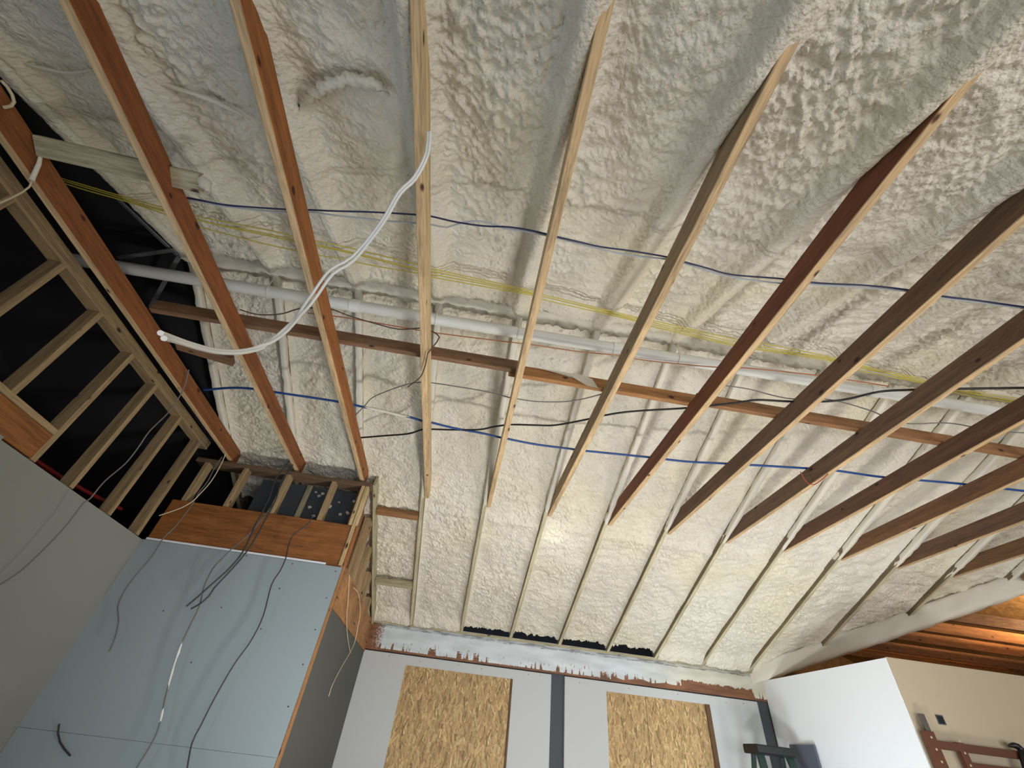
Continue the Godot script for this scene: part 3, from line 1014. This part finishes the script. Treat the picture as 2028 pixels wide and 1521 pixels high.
# ---------------------------------------------------------------- boards, pipe
func build_fixings() -> void:
	var bs := [[-2.25, 0.18, -2.103, "brown", "brown long board lying across the joists under the ridge, left piece"], [0.10, 1.42, -2.145, "fir", "orange long board lying across the joists, middle piece with a white foam smear"], [1.425, 4.9, -2.125, "fir2", "long board lying across the joists toward the right edge"]]
	for b in bs:
		var o := root("long_board")
		tag(o, b[4], "board", "long boards across the joists")
		obj("plank", board_mesh(V(b[0], 1.932 + 0.044, b[2]), V(b[1], 1.932 + 0.044, b[2]), 0.038, 0.088), M[b[3]], o)
		if b[0] > 0.0 and b[0] < 1.0:
			var st := mb()
			foam_smear(st)
			obj("foam_smear", st.commit(), M.foam_plain, o)
	# pipe
	var p := root("waste_pipe")
	tag(p, "white plastic pipe running the length of the room just under the ridge", "pipe")
	var a := V(-3.2, 2.36, -2.17)
	var b := V(6.5, 2.36, -2.09)
	var st := mb()
	var path := PackedVector3Array()
	for i in 40:
		path.append(a.lerp(b, i / 39.0))
	tube(st, path, 0.043, 20)
	obj("pipe_run", st.commit(), M.pvc, p)
	for x in [-1.075, 0.885, 2.9]:
		var f: float = (x - a.x) / (b.x - a.x)
		var c := a.lerp(b, f)
		var d := (b - a).normalized()
		st = mb()
		tube(st, PackedVector3Array([c - d * 0.035, c - d * 0.02, c + d * 0.02, c + d * 0.035]), 0.049, 20)
		obj("coupling", st.commit(), M.white, p)
	for x in [-1.70, -0.48, 0.13, 1.35, 2.57]:
		var f: float = (x - a.x) / (b.x - a.x)
		var c := a.lerp(b, f)
		st = mb()
		var ring := []
		for i in 9:
			var an := PI + PI * i / 8.0
			ring.append(c + Vector3(0, sin(an), cos(an)) * 0.0455)
		ring.push_front(c + Vector3(0, 0.12, -0.045))
		ring.append(c + Vector3(0, 0.12, 0.045))
		tube(st, smooth_path(ring, 0.02), 0.004, 6)
		obj("hanger_strap", st.commit(), M.foam_plain, p)
	# loose blocks between the left joists
	var o := obj("wood_block", board_mesh(V(-2.24, 1.905, -1.09), V(-1.52, 1.905, -1.13), 0.038, 0.09, Vector3(0, 0.45, 0.9)), M.dusty)
	tag(o, "greyish wood block nailed between the first two joists at the upper left", "block")
	o = obj("wood_block", board_mesh(V(-2.24, 1.96, -2.43), V(-1.88, 1.96, -2.52), 0.09, 0.038), M.brown)
	tag(o, "short reddish wood block behind the tip of the loose white cable", "block")
	st = mb()
	var q := V(-1.50, 1.90, -1.12)
	tube(st, smooth_path([q + Vector3(-0.03, 0.02, 0), q, q + Vector3(0.02, -0.03, -0.02)], 0.01), 0.022, 10, 1.0, 0.018, true)
	tag(obj("foam_blob", st.commit(), M.foam_plain), "pale foam blob on the end of the upper left wood block", "foam")
	# horizontal blocks in the left bay above the painted beam
	for w in [[-4.22, "fir2", "brown wood strip across the foam bay above the closet side"], [-5.243, "dusty", "foam dusted wood strip across the lowest left foam bay"]]:
		var z: float = w[0]
		var y := plane_y(z, true)
		o = obj("bay_strip", board_mesh(V(XC + 0.03, y + 0.01, z), V(-0.512, y + 0.01, z), 0.075, 0.05, Vector3(0, 1, -SL).normalized()), M[w[1]])
		tag(o, w[2], "strip")
	# thin metal braces up in the dark attic
	var br := [[V(-2.83, 2.45, -2.16), V(-2.36, 2.45, -2.0)], [V(-2.75, 2.38, -2.55), V(-2.36, 2.46, -2.06)], [V(-2.62, 2.50, -1.70), V(-2.37, 2.46, -2.05)]]
	for i in 3:
		tag(obj("metal_brace", board_mesh(br[i][0], br[i][1], 0.03, 0.012), M.steel), ["level grey metal brace in the dark attic left of the foam", "steep grey metal brace in the dark attic below the pipe", "thin upper grey metal brace in the dark attic"][i], "brace", "braces in the dark attic")

func foam_smear(st: SurfaceTool) -> void:
	# a thin wedge of foam stuck to the front and underside of the board
	var z := -2.124
	var pts := [[0.24, 2.02], [0.36, 2.012], [0.54, 1.98], [0.64, 1.932], [0.72, 1.924], [0.68, 2.0], [0.62, 2.022]]
	var c := V(0.52, 1.985, z + 0.012)
	for i in pts.size():
		var a := V(pts[i][0], pts[i][1], z)
		var b := V(pts[(i + 1) % pts.size()][0], pts[(i + 1) % pts.size()][1], z)
		quad(st, [c, a, b, b], Vector3(0, 0, 1), [Vector2.ZERO, Vector2.ZERO, Vector2.ZERO, Vector2.ZERO])

# ---------------------------------------------------------------- cables (each one a run at its own height: on the joists, along the ridge, or hanging)
func build_cables() -> void:
	wire("yellow_cable", "thin yellow electrical cable along the foamed ridge, uppermost of the four strands", "cable", "yellow cables along the ridge", M.yellow, 0.0036, [V(-2.740, 2.208, -1.412), V(-2.528, 2.225, -1.457), V(-2.226, 2.248, -1.519), V(-1.921, 2.265, -1.564), V(-1.834, 2.267, -1.570), V(-1.481, 2.270, -1.577), V(-1.379, 2.275, -1.591), V(-1.203, 2.278, -1.599), V(-0.943, 2.285, -1.617), V(-0.596, 2.301, -1.658), V(-0.503, 2.306, -1.673), V(0.161, 2.325, -1.723), V(0.250, 2.332, -1.743), V(0.928, 2.359, -1.815), V(1.069, 2.362, -1.823), V(1.689, 2.381, -1.873), V(1.867, 2.377, -1.863), V(2.415, 2.387, -1.888), V(2.714, 2.403, -1.931), V(3.181, 2.417, -1.968), V(3.621, 2.435, -2.016), V(4.005, 2.431, -2.005), V(4.298, 2.430, -2.005)])
	wire("yellow_cable", "thin yellow electrical cable along the foamed ridge, second strand from the top", "cable", "yellow cables along the ridge", M.yellow, 0.0036, [V(-2.753, 2.213, -1.425), V(-2.544, 2.232, -1.474), V(-2.239, 2.255, -1.537), V(-1.856, 2.281, -1.606), V(-1.631, 2.283, -1.611), V(-1.391, 2.286, -1.621), V(-1.215, 2.292, -1.635), V(-0.954, 2.300, -1.656), V(-0.601, 2.316, -1.701), V(-0.505, 2.316, -1.700), V(0.164, 2.333, -1.745), V(0.254, 2.341, -1.766), V(0.935, 2.366, -1.833), V(1.080, 2.372, -1.848), V(1.715, 2.396, -1.911), V(1.900, 2.394, -1.908), V(2.433, 2.394, -1.908), V(2.747, 2.416, -1.965), V(3.205, 2.424, -1.988), V(3.666, 2.448, -2.052), V(4.055, 2.444, -2.041), V(4.363, 2.447, -2.048)])
	wire("yellow_cable", "thin yellow electrical cable along the foamed ridge, third strand from the top", "cable", "yellow cables along the ridge", M.yellow, 0.0036, [V(-2.757, 2.215, -1.429), V(-2.567, 2.239, -1.494), V(-2.250, 2.260, -1.551), V(-1.915, 2.280, -1.604), V(-1.400, 2.294, -1.641), V(-1.005, 2.303, -1.664), V(-0.604, 2.325, -1.722), V(-0.508, 2.329, -1.733), V(0.166, 2.337, -1.757), V(0.943, 2.373, -1.852), V(1.092, 2.381, -1.872), V(1.732, 2.405, -1.938), V(2.445, 2.399, -1.921), V(3.229, 2.432, -2.009), V(4.085, 2.453, -2.063)])
	wire("yellow_cable", "thin yellow electrical cable along the foamed ridge, lowest strand with white foam specks", "cable", "yellow cables along the ridge", M.yellow, 0.0036, [V(-2.761, 2.216, -1.433), V(-2.557, 2.241, -1.499), V(-2.257, 2.264, -1.560), V(-1.960, 2.302, -1.662), V(-1.668, 2.322, -1.714), V(-1.588, 2.324, -1.722), V(-1.495, 2.328, -1.731), V(-1.233, 2.332, -1.743), V(-1.117, 2.331, -1.739), V(-0.885, 2.336, -1.753), V(-0.607, 2.335, -1.750), V(-0.511, 2.341, -1.766), V(0.169, 2.344, -1.774), V(0.261, 2.354, -1.801), V(0.948, 2.378, -1.864), V(1.103, 2.390, -1.898), V(1.750, 2.415, -1.964), V(1.933, 2.412, -1.954), V(2.463, 2.407, -1.941), V(2.789, 2.431, -2.006), V(3.245, 2.438, -2.024), V(3.713, 2.462, -2.089), V(4.106, 2.458, -2.078), V(4.429, 2.464, -2.093)])
	wire("data_cable", "navy blue data cable twisted with a pale one on top of the joists", "cable", "twisted data cables", M.navy, 0.0042, [V(-1.759, 1.945, -1.248), V(-1.610, 1.945, -1.246), V(-1.460, 1.945, -1.247), V(-1.188, 1.945, -1.216), V(-1.027, 1.945, -1.190), V(-0.916, 1.945, -1.174), V(-0.712, 1.945, -1.141), V(-0.504, 1.945, -1.114), V(-0.431, 1.945, -1.108), V(-0.299, 1.945, -1.114), V(-0.161, 1.945, -1.108), V(-0.062, 1.945, -1.092), V(0.038, 1.945, -1.086), V(0.140, 1.945, -1.090), V(0.192, 1.945, -1.094), V(0.321, 1.945, -1.101), V(0.426, 1.945, -1.106), V(0.579, 1.945, -1.098), V(0.760, 1.945, -1.096), V(0.842, 1.945, -1.103), V(0.981, 1.945, -1.116), V(1.120, 1.945, -1.127), V(1.367, 1.945, -1.100), V(1.519, 1.945, -1.090), V(1.625, 1.945, -1.077), V(1.770, 1.945, -1.055), V(1.971, 1.945, -1.037), V(2.186, 1.945, -1.035), V(2.340, 1.945, -1.025), V(2.523, 1.945, -1.017), V(2.680, 1.945, -1.009)])
	wire("data_cable", "pale blue-white data cable wound round the navy one on top of the joists", "cable", "twisted data cables", M.paleblue, 0.0042, [V(-1.768, 1.950, -1.260), V(-1.617, 1.950, -1.258), V(-1.467, 1.950, -1.259), V(-1.195, 1.950, -1.236), V(-1.032, 1.950, -1.205), V(-0.922, 1.950, -1.200), V(-0.642, 1.950, -1.178), V(-0.506, 1.950, -1.162), V(-0.425, 1.950, -1.155), V(-0.349, 1.950, -1.154), V(-0.275, 1.950, -1.115), V(-0.188, 1.950, -1.090), V(-0.112, 1.950, -1.096), V(-0.061, 1.950, -1.105), V(0.040, 1.950, -1.099), V(0.142, 1.950, -1.101), V(0.194, 1.950, -1.105), V(0.325, 1.950, -1.115), V(0.431, 1.950, -1.122), V(0.589, 1.950, -1.125), V(0.767, 1.950, -1.110), V(0.848, 1.950, -1.114), V(0.990, 1.950, -1.133), V(1.130, 1.950, -1.144), V(1.379, 1.950, -1.129), V(1.530, 1.950, -1.103), V(1.637, 1.950, -1.090), V(1.785, 1.950, -1.071), V(1.983, 1.950, -1.048), V(2.200, 1.950, -1.046), V(2.356, 1.950, -1.038), V(2.539, 1.950, -1.028), V(2.696, 1.950, -1.020)])
	wire("blue_cable", "long bright blue cable crossing the joists low over the far roof slope", "cable", "", M.blue, 0.0095, [V(-2.236, 1.942, -2.923), V(-2.122, 1.942, -2.881), V(-1.988, 1.942, -2.834), V(-1.824, 1.942, -2.804), V(-1.590, 1.942, -2.800), V(-1.198, 1.942, -2.793), V(-0.964, 1.942, -2.810), V(-0.747, 1.942, -2.832), V(-0.587, 1.942, -2.850), V(-0.507, 1.942, -2.870), V(-0.425, 1.942, -2.876), V(-0.240, 1.942, -2.903), V(-0.032, 1.942, -2.911), V(0.116, 1.942, -2.929), V(0.200, 1.942, -2.935), V(0.435, 1.942, -2.951), V(0.730, 1.942, -2.936), V(0.857, 1.942, -2.930), V(1.353, 1.942, -2.878), V(1.685, 1.942, -2.851), V(1.978, 1.942, -2.793), V(2.190, 1.942, -2.753), V(2.571, 1.942, -2.683), V(2.821, 1.942, -2.646), V(3.174, 1.942, -2.635), V(3.482, 1.942, -2.595), V(3.787, 1.942, -2.556), V(4.141, 1.942, -2.527), V(4.418, 1.942, -2.505)])
	wire("foam_drip", "whitish foam coated stretch on the blue cable left of the middle joist", "foam", "", M.foam_plain, 0.0115, [V(-0.954, 1.938, -2.802), V(-0.864, 1.938, -2.811), V(-0.726, 1.938, -2.827), V(-0.598, 1.938, -2.841)])
	wire("black_cable", "black cable sagging across the joists above the blue cable", "cable", "", M.black, 0.0075, [V(-1.111, 1.940, -3.302), V(-0.837, 1.940, -3.184), V(-0.625, 1.940, -3.092), V(-0.509, 1.940, -2.998), V(-0.425, 1.940, -2.967), V(-0.280, 1.940, -2.934), V(-0.056, 1.940, -2.870), V(0.022, 1.940, -2.827), V(0.071, 1.940, -2.791), V(0.201, 1.940, -2.727), V(0.386, 1.940, -2.682), V(0.536, 1.940, -2.640), V(0.756, 1.940, -2.499), V(0.850, 1.940, -2.428), V(1.025, 1.940, -2.330), V(1.377, 1.940, -2.193), V(1.509, 1.915, -2.096), V(1.673, 1.915, -2.012), V(1.753, 1.915, -1.969), V(1.956, 1.915, -1.932), V(2.189, 1.940, -1.902), V(2.303, 1.940, -1.845), V(2.423, 1.940, -1.741), V(2.574, 1.940, -1.682), V(2.821, 1.940, -1.608), V(3.157, 1.940, -1.512), V(3.308, 1.940, -1.469)])
	wire("gray_wire", "thin grey wire drooping between the middle joists under the brown board", "wire", "", M.greywire, 0.0042, [V(-1.117, 1.936, -3.052), V(-0.961, 1.936, -2.801), V(-0.866, 1.936, -2.648), V(-0.664, 1.936, -2.476), V(-0.551, 1.936, -2.401), V(-0.503, 1.936, -2.383), V(-0.423, 1.936, -2.369), V(-0.260, 1.936, -2.366), V(-0.041, 1.936, -2.367), V(0.138, 1.936, -2.391), V(0.202, 1.936, -2.392), V(0.331, 1.936, -2.388), V(0.508, 1.936, -2.347), V(0.640, 1.936, -2.283), V(0.759, 1.936, -2.194), V(0.872, 1.936, -2.104)])
	wire("brown_wire", "thin brown wire looping down over the bottom of the middle joist", "wire", "", M.brownwire, 0.0042, [V(-1.636, 1.940, -1.964), V(-1.533, 1.940, -1.982), V(-1.380, 1.940, -1.944), V(-1.254, 1.940, -1.875), V(-1.155, 1.940, -1.845), V(-1.044, 1.940, -1.829), V(-0.941, 1.940, -1.858), V(-0.788, 1.940, -1.886), V(-0.631, 1.940, -1.902), V(-0.503, 1.940, -1.864), V(-0.430, 1.940, -1.869), V(-0.364, 1.880, -1.853), V(-0.389, 1.810, -1.874), V(-0.411, 1.770, -1.896), V(-0.423, 1.765, -1.984), V(-0.458, 1.765, -2.117), V(-0.549, 1.780, -2.260)])
	wire("copper_wire", "thin copper coloured wire running close under the white pipe", "wire", "", M.copper, 0.0045, [V(-1.418, 2.300, -2.247), V(-1.119, 2.300, -2.229), V(-0.502, 2.300, -2.229), V(0.064, 2.300, -2.196), V(0.233, 2.300, -2.183), V(0.588, 2.300, -2.173), V(0.898, 2.300, -2.143), V(1.032, 2.300, -2.149), V(1.288, 2.300, -2.131), V(1.658, 2.300, -2.090), V(1.838, 2.300, -2.051), V(2.358, 2.300, -2.007), V(2.893, 2.300, -1.993)])
	wire("gray_wire", "thin dark wire beyond the brown board at the right side", "wire", "", M.greywire, 0.004, [V(1.468, 1.960, -1.937), V(1.671, 1.960, -1.928), V(1.968, 1.960, -1.953), V(2.213, 1.960, -1.900), V(2.524, 1.960, -1.934), V(2.836, 1.960, -2.002), V(3.098, 1.960, -1.930), V(3.394, 1.960, -1.932), V(3.650, 1.960, -1.896)])
	flat_cable("loose_cable", "thick white loose cable end dangling below the joists near the camera", "cable", "", M.white, 0.0058, [V(-0.401, 1.795, -0.673), V(-0.394, 1.727, -0.725), V(-0.427, 1.659, -0.796), V(-0.473, 1.591, -0.835), V(-0.527, 1.522, -0.929), V(-0.637, 1.454, -1.071), V(-0.708, 1.386, -1.107), V(-0.769, 1.318, -1.190), V(-0.789, 1.250, -1.212), V(-0.789, 1.164, -1.201), V(-0.803, 1.078, -1.195), V(-0.817, 0.991, -1.169), V(-0.827, 0.905, -1.110), V(-0.820, 0.819, -1.019), V(-0.785, 0.733, -0.907), V(-0.739, 0.646, -0.786), V(-0.661, 0.560, -0.676)])
	wire("hanging_wire", "long grey wire hanging in front of the dark stud wall and left drywall", "wire", "wires hanging in front of the closet", M.greywire, 0.0042, [V(-2.200, 1.892, -2.619), V(-2.223, 1.778, -2.727), V(-2.246, 1.616, -2.778), V(-2.269, 1.442, -2.775), V(-2.292, 1.323, -2.814), V(-2.315, 1.212, -2.840), V(-2.338, 1.068, -2.822), V(-2.362, 0.958, -2.847), V(-2.385, 0.928, -2.855), V(-2.408, 0.791, -2.887), V(-2.431, 0.644, -2.894), V(-2.454, 0.519, -2.889), V(-2.477, 0.436, -2.863), V(-2.500, 0.385, -2.846)])
	wire("hanging_wire", "pale wire curling down in front of the stud corner, ending on the brown beam", "wire", "wires hanging in front of the closet", M.cream, 0.0042, [V(-2.311, 1.905, -3.680), V(-2.267, 1.778, -3.680), V(-2.250, 1.622, -3.680), V(-2.253, 1.508, -3.680), V(-2.275, 1.410, -3.680), V(-2.298, 1.333, -3.680), V(-2.353, 1.266, -3.680), V(-2.424, 1.216, -3.680), V(-2.475, 1.182, -3.680)])
	wire("hanging_wire", "dark grey wire dropping past the left end of the brown beam onto drywall", "wire", "wires hanging in front of the closet", M.greywire, 0.0045, [V(-2.301, 1.779, -3.710), V(-2.308, 1.684, -3.710), V(-2.296, 1.526, -3.710), V(-2.310, 1.428, -3.710), V(-2.304, 1.314, -3.710), V(-2.311, 1.242, -3.710), V(-2.329, 1.115, -3.710), V(-2.359, 1.029, -3.710), V(-2.359, 0.880, -3.710), V(-2.390, 0.710, -3.710), V(-2.391, 0.602, -3.710), V(-2.370, 0.524, -3.710), V(-2.315, 0.453, -3.710), V(-2.268, 0.350, -3.710), V(-2.252, 0.268, -3.710)])
	wire("hanging_wire", "dark wire with a cut end slanting down the middle of the closet drywall", "wire", "wires hanging in front of the closet", M.darkwire, 0.0065, [V(-1.701, 1.922, -3.660), V(-1.697, 1.858, -3.660), V(-1.720, 1.723, -3.660), V(-1.740, 1.619, -3.660), V(-1.721, 1.501, -3.660), V(-1.711, 1.432, -3.660), V(-1.715, 1.404, -3.660), V(-1.710, 1.306, -3.660), V(-1.716, 1.222, -3.660), V(-1.708, 1.010, -3.660), V(-1.742, 0.871, -3.660), V(-1.820, 0.722, -3.660), V(-1.858, 0.648, -3.660), V(-1.901, 0.579, -3.660)])
	wire("hanging_wire", "second dark wire with a cut end beside the slanting one on the closet", "wire", "wires hanging in front of the closet", M.darkwire, 0.006, [V(-1.659, 1.882, -3.690), V(-1.681, 1.720, -3.690), V(-1.698, 1.616, -3.690), V(-1.671, 1.476, -3.690), V(-1.670, 1.361, -3.690), V(-1.675, 1.228, -3.690), V(-1.689, 1.039, -3.690), V(-1.731, 0.889, -3.690), V(-1.795, 0.723, -3.690), V(-1.802, 0.669, -3.690), V(-1.837, 0.607, -3.690), V(-1.877, 0.572, -3.690)])
	wire("hanging_wire", "grey wire with white stretches hanging down the full closet drywall", "wire", "wires hanging in front of the closet", M.greywire, 0.0045, [V(-1.678, 1.410, -3.700), V(-1.727, 1.202, -3.700), V(-1.774, 1.091, -3.700), V(-1.819, 1.016, -3.700), V(-1.858, 0.920, -3.700), V(-1.880, 0.853, -3.700), V(-1.874, 0.726, -3.700), V(-1.846, 0.635, -3.700), V(-1.832, 0.560, -3.700), V(-1.832, 0.497, -3.700), V(-1.829, 0.437, -3.700), V(-1.826, 0.379, -3.700), V(-1.801, 0.239, -3.700), V(-1.756, 0.072, -3.700), V(-1.714, -0.047, -3.700), V(-1.699, -0.125, -3.700), V(-1.704, -0.199, -3.700), V(-1.714, -0.262, -3.700), V(-1.711, -0.324, -3.700)])
	wire("foam_drip", "white foam coated stretch on the wire hanging mid closet drywall", "foam", "", M.white, 0.0062, [V(-1.829, 0.444, -3.700), V(-1.826, 0.379, -3.700), V(-1.815, 0.308, -3.700), V(-1.801, 0.239, -3.700), V(-1.779, 0.154, -3.700), V(-1.760, 0.091, -3.700)])
	wire("foam_drip", "short white stretch low on the wire hanging on the closet drywall", "foam", "", M.white, 0.0062, [V(-1.736, 0.019, -3.700), V(-1.714, -0.047, -3.700), V(-1.701, -0.103, -3.700)])
	wire("hanging_wire", "rightmost dark wire hanging the full height of the closet drywall", "wire", "wires hanging in front of the closet", M.darkwire, 0.0048, [V(-1.319, 1.370, -3.700), V(-1.338, 1.279, -3.700), V(-1.409, 1.191, -3.700), V(-1.409, 1.095, -3.700), V(-1.390, 1.005, -3.700), V(-1.391, 0.908, -3.700), V(-1.409, 0.802, -3.700), V(-1.374, 0.590, -3.700), V(-1.384, 0.431, -3.700), V(-1.427, 0.281, -3.700), V(-1.455, 0.093, -3.700), V(-1.465, -0.051, -3.700), V(-1.470, -0.134, -3.700), V(-1.434, -0.246, -3.700), V(-1.412, -0.309, -3.700)])
	wire("hanging_wire", "fine pale wire hanging on the closet side wall, left of two", "wire", "wires at the closet corner", M.cream, 0.0028, [V(-0.930, 1.016, -3.976), V(-0.930, 0.902, -4.181), V(-0.930, 0.788, -4.356), V(-0.930, 0.709, -4.535), V(-0.930, 0.644, -4.777), V(-0.930, 0.593, -5.026)])
	wire("hanging_wire", "fine pale wire with a free tip hanging from the closet side studs", "wire", "wires at the closet corner", M.cream, 0.0032, [V(-0.920, 0.983, -4.230), V(-0.920, 1.004, -4.484), V(-0.920, 0.962, -4.739), V(-0.920, 0.901, -4.895), V(-0.920, 0.811, -4.966), V(-0.920, 0.694, -5.031), V(-0.920, 0.593, -4.957), V(-0.920, 0.420, -4.715), V(-0.920, 0.279, -4.578), V(-0.920, 0.220, -4.582)])
	wire("foam_strand", "white foam string stuck on the leftmost joist beside a wood block", "foam", "", M.foam_plain, 0.01, [V(-2.235, 1.931, -1.086), V(-2.235, 1.898, -1.111), V(-2.235, 1.849, -1.149), V(-2.235, 1.803, -1.175), V(-2.235, 1.774, -1.190)])
	wire("hanging_wire", "pale wire leaving the foam string on the leftmost joist", "wire", "", M.cream, 0.004, [V(-2.250, 1.793, -1.197), V(-2.250, 1.759, -1.217), V(-2.250, 1.718, -1.222), V(-2.250, 1.652, -1.221), V(-2.250, 1.604, -1.218), V(-2.250, 1.550, -1.209)])
	wire("wire_loop", "small pale wire loop at the upper left edge on the leftmost joist", "wire", "", M.cream, 0.0065, [V(-2.235, 1.924, -0.839), V(-2.235, 1.931, -0.863), V(-2.235, 1.930, -0.892), V(-2.235, 1.919, -0.916), V(-2.235, 1.896, -0.925), V(-2.235, 1.865, -0.921)])
	wire("red_tube", "red tube lying behind the dark stud wall just above the drywall", "tube", "", M.red, 0.014, [V(-2.700, 1.088, -2.660), V(-2.700, 1.094, -2.883), V(-2.700, 1.105, -3.077), V(-2.700, 1.131, -3.340), V(-2.700, 1.157, -3.576)])
	wire("red_wire", "thin red wire tied round a joist at the right", "wire", "", M.redwire, 0.0035, [V(2.451, 1.840, -2.593), V(2.471, 1.790, -2.607), V(2.534, 1.780, -2.651), V(2.573, 1.775, -2.645), V(2.584, 1.780, -2.584), V(2.585, 1.790, -2.498)])
	wire("foam_bead", "thin raised foam bead crossing two bays at the upper left", "foam", "raised foam beads", M.foam_plain, 0.01, [V(-1.709, 2.047, -0.769), V(-1.631, 2.051, -0.779), V(-1.538, 2.057, -0.795), V(-1.444, 2.062, -0.810), V(-1.378, 2.071, -0.833), V(-1.326, 2.079, -0.855), V(-1.293, 2.092, -0.889)])
	wire("foam_bead", "faint raised foam bead left of the second joist at upper left", "foam", "raised foam beads", M.foam_plain, 0.007, [V(-2.239, 2.063, -0.812), V(-2.139, 2.064, -0.814), V(-2.060, 2.064, -0.814), V(-1.967, 2.055, -0.791), V(-1.921, 2.050, -0.777)])
	lump_bead("foam_arch", "broad arched ridge of lumpy foam left of the middle joist", "foam", "", M.foam_plain, 0.017, [V(-1.030, 2.032, -0.768), V(-0.989, 2.017, -0.728), V(-0.935, 2.000, -0.684), V(-0.881, 1.988, -0.651), V(-0.821, 1.977, -0.622), V(-0.765, 1.970, -0.602), V(-0.713, 1.967, -0.596), V(-0.667, 1.969, -0.601), V(-0.636, 1.974, -0.615), V(-0.609, 1.982, -0.635)])
	wire("wire_stub", "short dark wire stub poking from the drywall at the lower left corner", "wire", "", M.darkwire, 0.005, [V(-2.310, -0.122, -3.755), V(-2.285, -0.164, -3.755), V(-2.243, -0.203, -3.755), V(-2.195, -0.231, -3.755), V(-2.143, -0.256, -3.755)])


# ---------------------------------------------------------------- ladder, board, rack
func build_small_things() -> void:
	# step ladder standing before the far wall; its head shows at the lower edge
	var t := root("step_ladder")
	tag(t, "dark green step ladder standing in front of the far right wall corner", "ladder")
	var zc := -5.35
	obj("top_cap", slab(V(3.245, 0.235, zc - 0.16), V(3.645, 0.31, zc + 0.10), 0.012), M.ladder_top, t)
	for s in [[3.29, 3.17], [3.60, 3.74]]:
		obj("front_rail", board_mesh(V(s[0], 0.235, zc + 0.05), V(s[1], -EYE, zc + 0.50), 0.075, 0.03, Vector3.BACK), M.ladder, t)
		obj("rear_rail", board_mesh(V(s[0] + 0.02, 0.235, zc - 0.10), V(s[1], -EYE, zc - 0.50), 0.045, 0.025, Vector3.BACK), M.ladder, t)
	for i in 5:
		var y := -0.03 - i * 0.3
		var f := (0.235 - y) / 1.685
		obj("step", slab(V(lerpf(3.31, 3.19, f), y - 0.03, zc + 0.05 + 0.45 * f - 0.05), V(lerpf(3.60, 3.73, f), y, zc + 0.05 + 0.45 * f + 0.05), 0.004), M.ladder_top, t)
	# dark grey board leaning on the white partition
	var g := obj("grey_sheet", panel_mesh("x", XR - 0.035, 0.02, -5.70, -5.30, -EYE, 0.365), M.slate)
	tag(g, "slate grey sheet leaning on the white partition behind the ladder", "sheet")
	# brown perforated rack in front of the beige wall
	var r := root("metal_rack")
	tag(r, "brown perforated metal rack standing against the beige wall", "rack")
	var zr := -4.0
	obj("upright", slab(V(3.955, -EYE, zr - 0.02), V(4.045, 0.46, zr + 0.02)), M.rack, r)
	obj("upright_tip", slab(V(3.990, 0.44, zr - 0.012), V(4.035, 0.575, zr + 0.012)), M.rack_tip, r)
	obj("upright", slab(V(4.215, -EYE, zr - 0.02), V(4.275, 0.41, zr + 0.02)), M.rack, r)
	obj("rail", slab(V(4.046, 0.352, zr - 0.016), V(5.3, 0.405, zr + 0.016)), M.rack, r)
	obj("rail", slab(V(4.276, 0.255, zr - 0.016), V(5.3, 0.29, zr + 0.016)), M.rack, r)
	for i in 9:
		for u in [4.0, 4.245]:
			var cm := CylinderMesh.new()
			cm.top_radius = 0.008
			cm.bottom_radius = 0.008
			cm.height = 0.004
			cm.radial_segments = 10
			cm.rings = 0
			var h := obj("hole", cm, M.wall_beige, r)
			h.position = V(u, 0.42 - i * 0.075, zr + 0.021)
			h.rotation.x = PI / 2
	var st := mb()
	tube(st, smooth_path([V(4.70, 0.43, zr), V(4.73, 0.44, zr + 0.03), V(4.77, 0.42, zr + 0.03), V(4.74, 0.36, zr + 0.04), V(4.72, 0.30, zr + 0.04), V(4.735, 0.24, zr + 0.03)], 0.02), 0.024, 10, 1.0, 0.006, true)
	tag(obj("tool_handle", st.commit(), M.black), "dark tool hanging over the top rail of the brown rack", "tool")
	# outlet cut in the beige wall
	var ob := root("outlet_box")
	tag(ob, "small dark outlet box in the beige wall above the rack", "outlet")
	obj("box_frame", panel_mesh("z", -4.05, 0.006, 4.195, 4.262, 0.525, 0.59, [[4.202, 4.255, 0.532, 0.583]]), M.sheathing, ob)
	obj("box_face", panel_mesh("z", -4.048, 0.003, 4.200, 4.257, 0.530, 0.585), M.dark, ob)
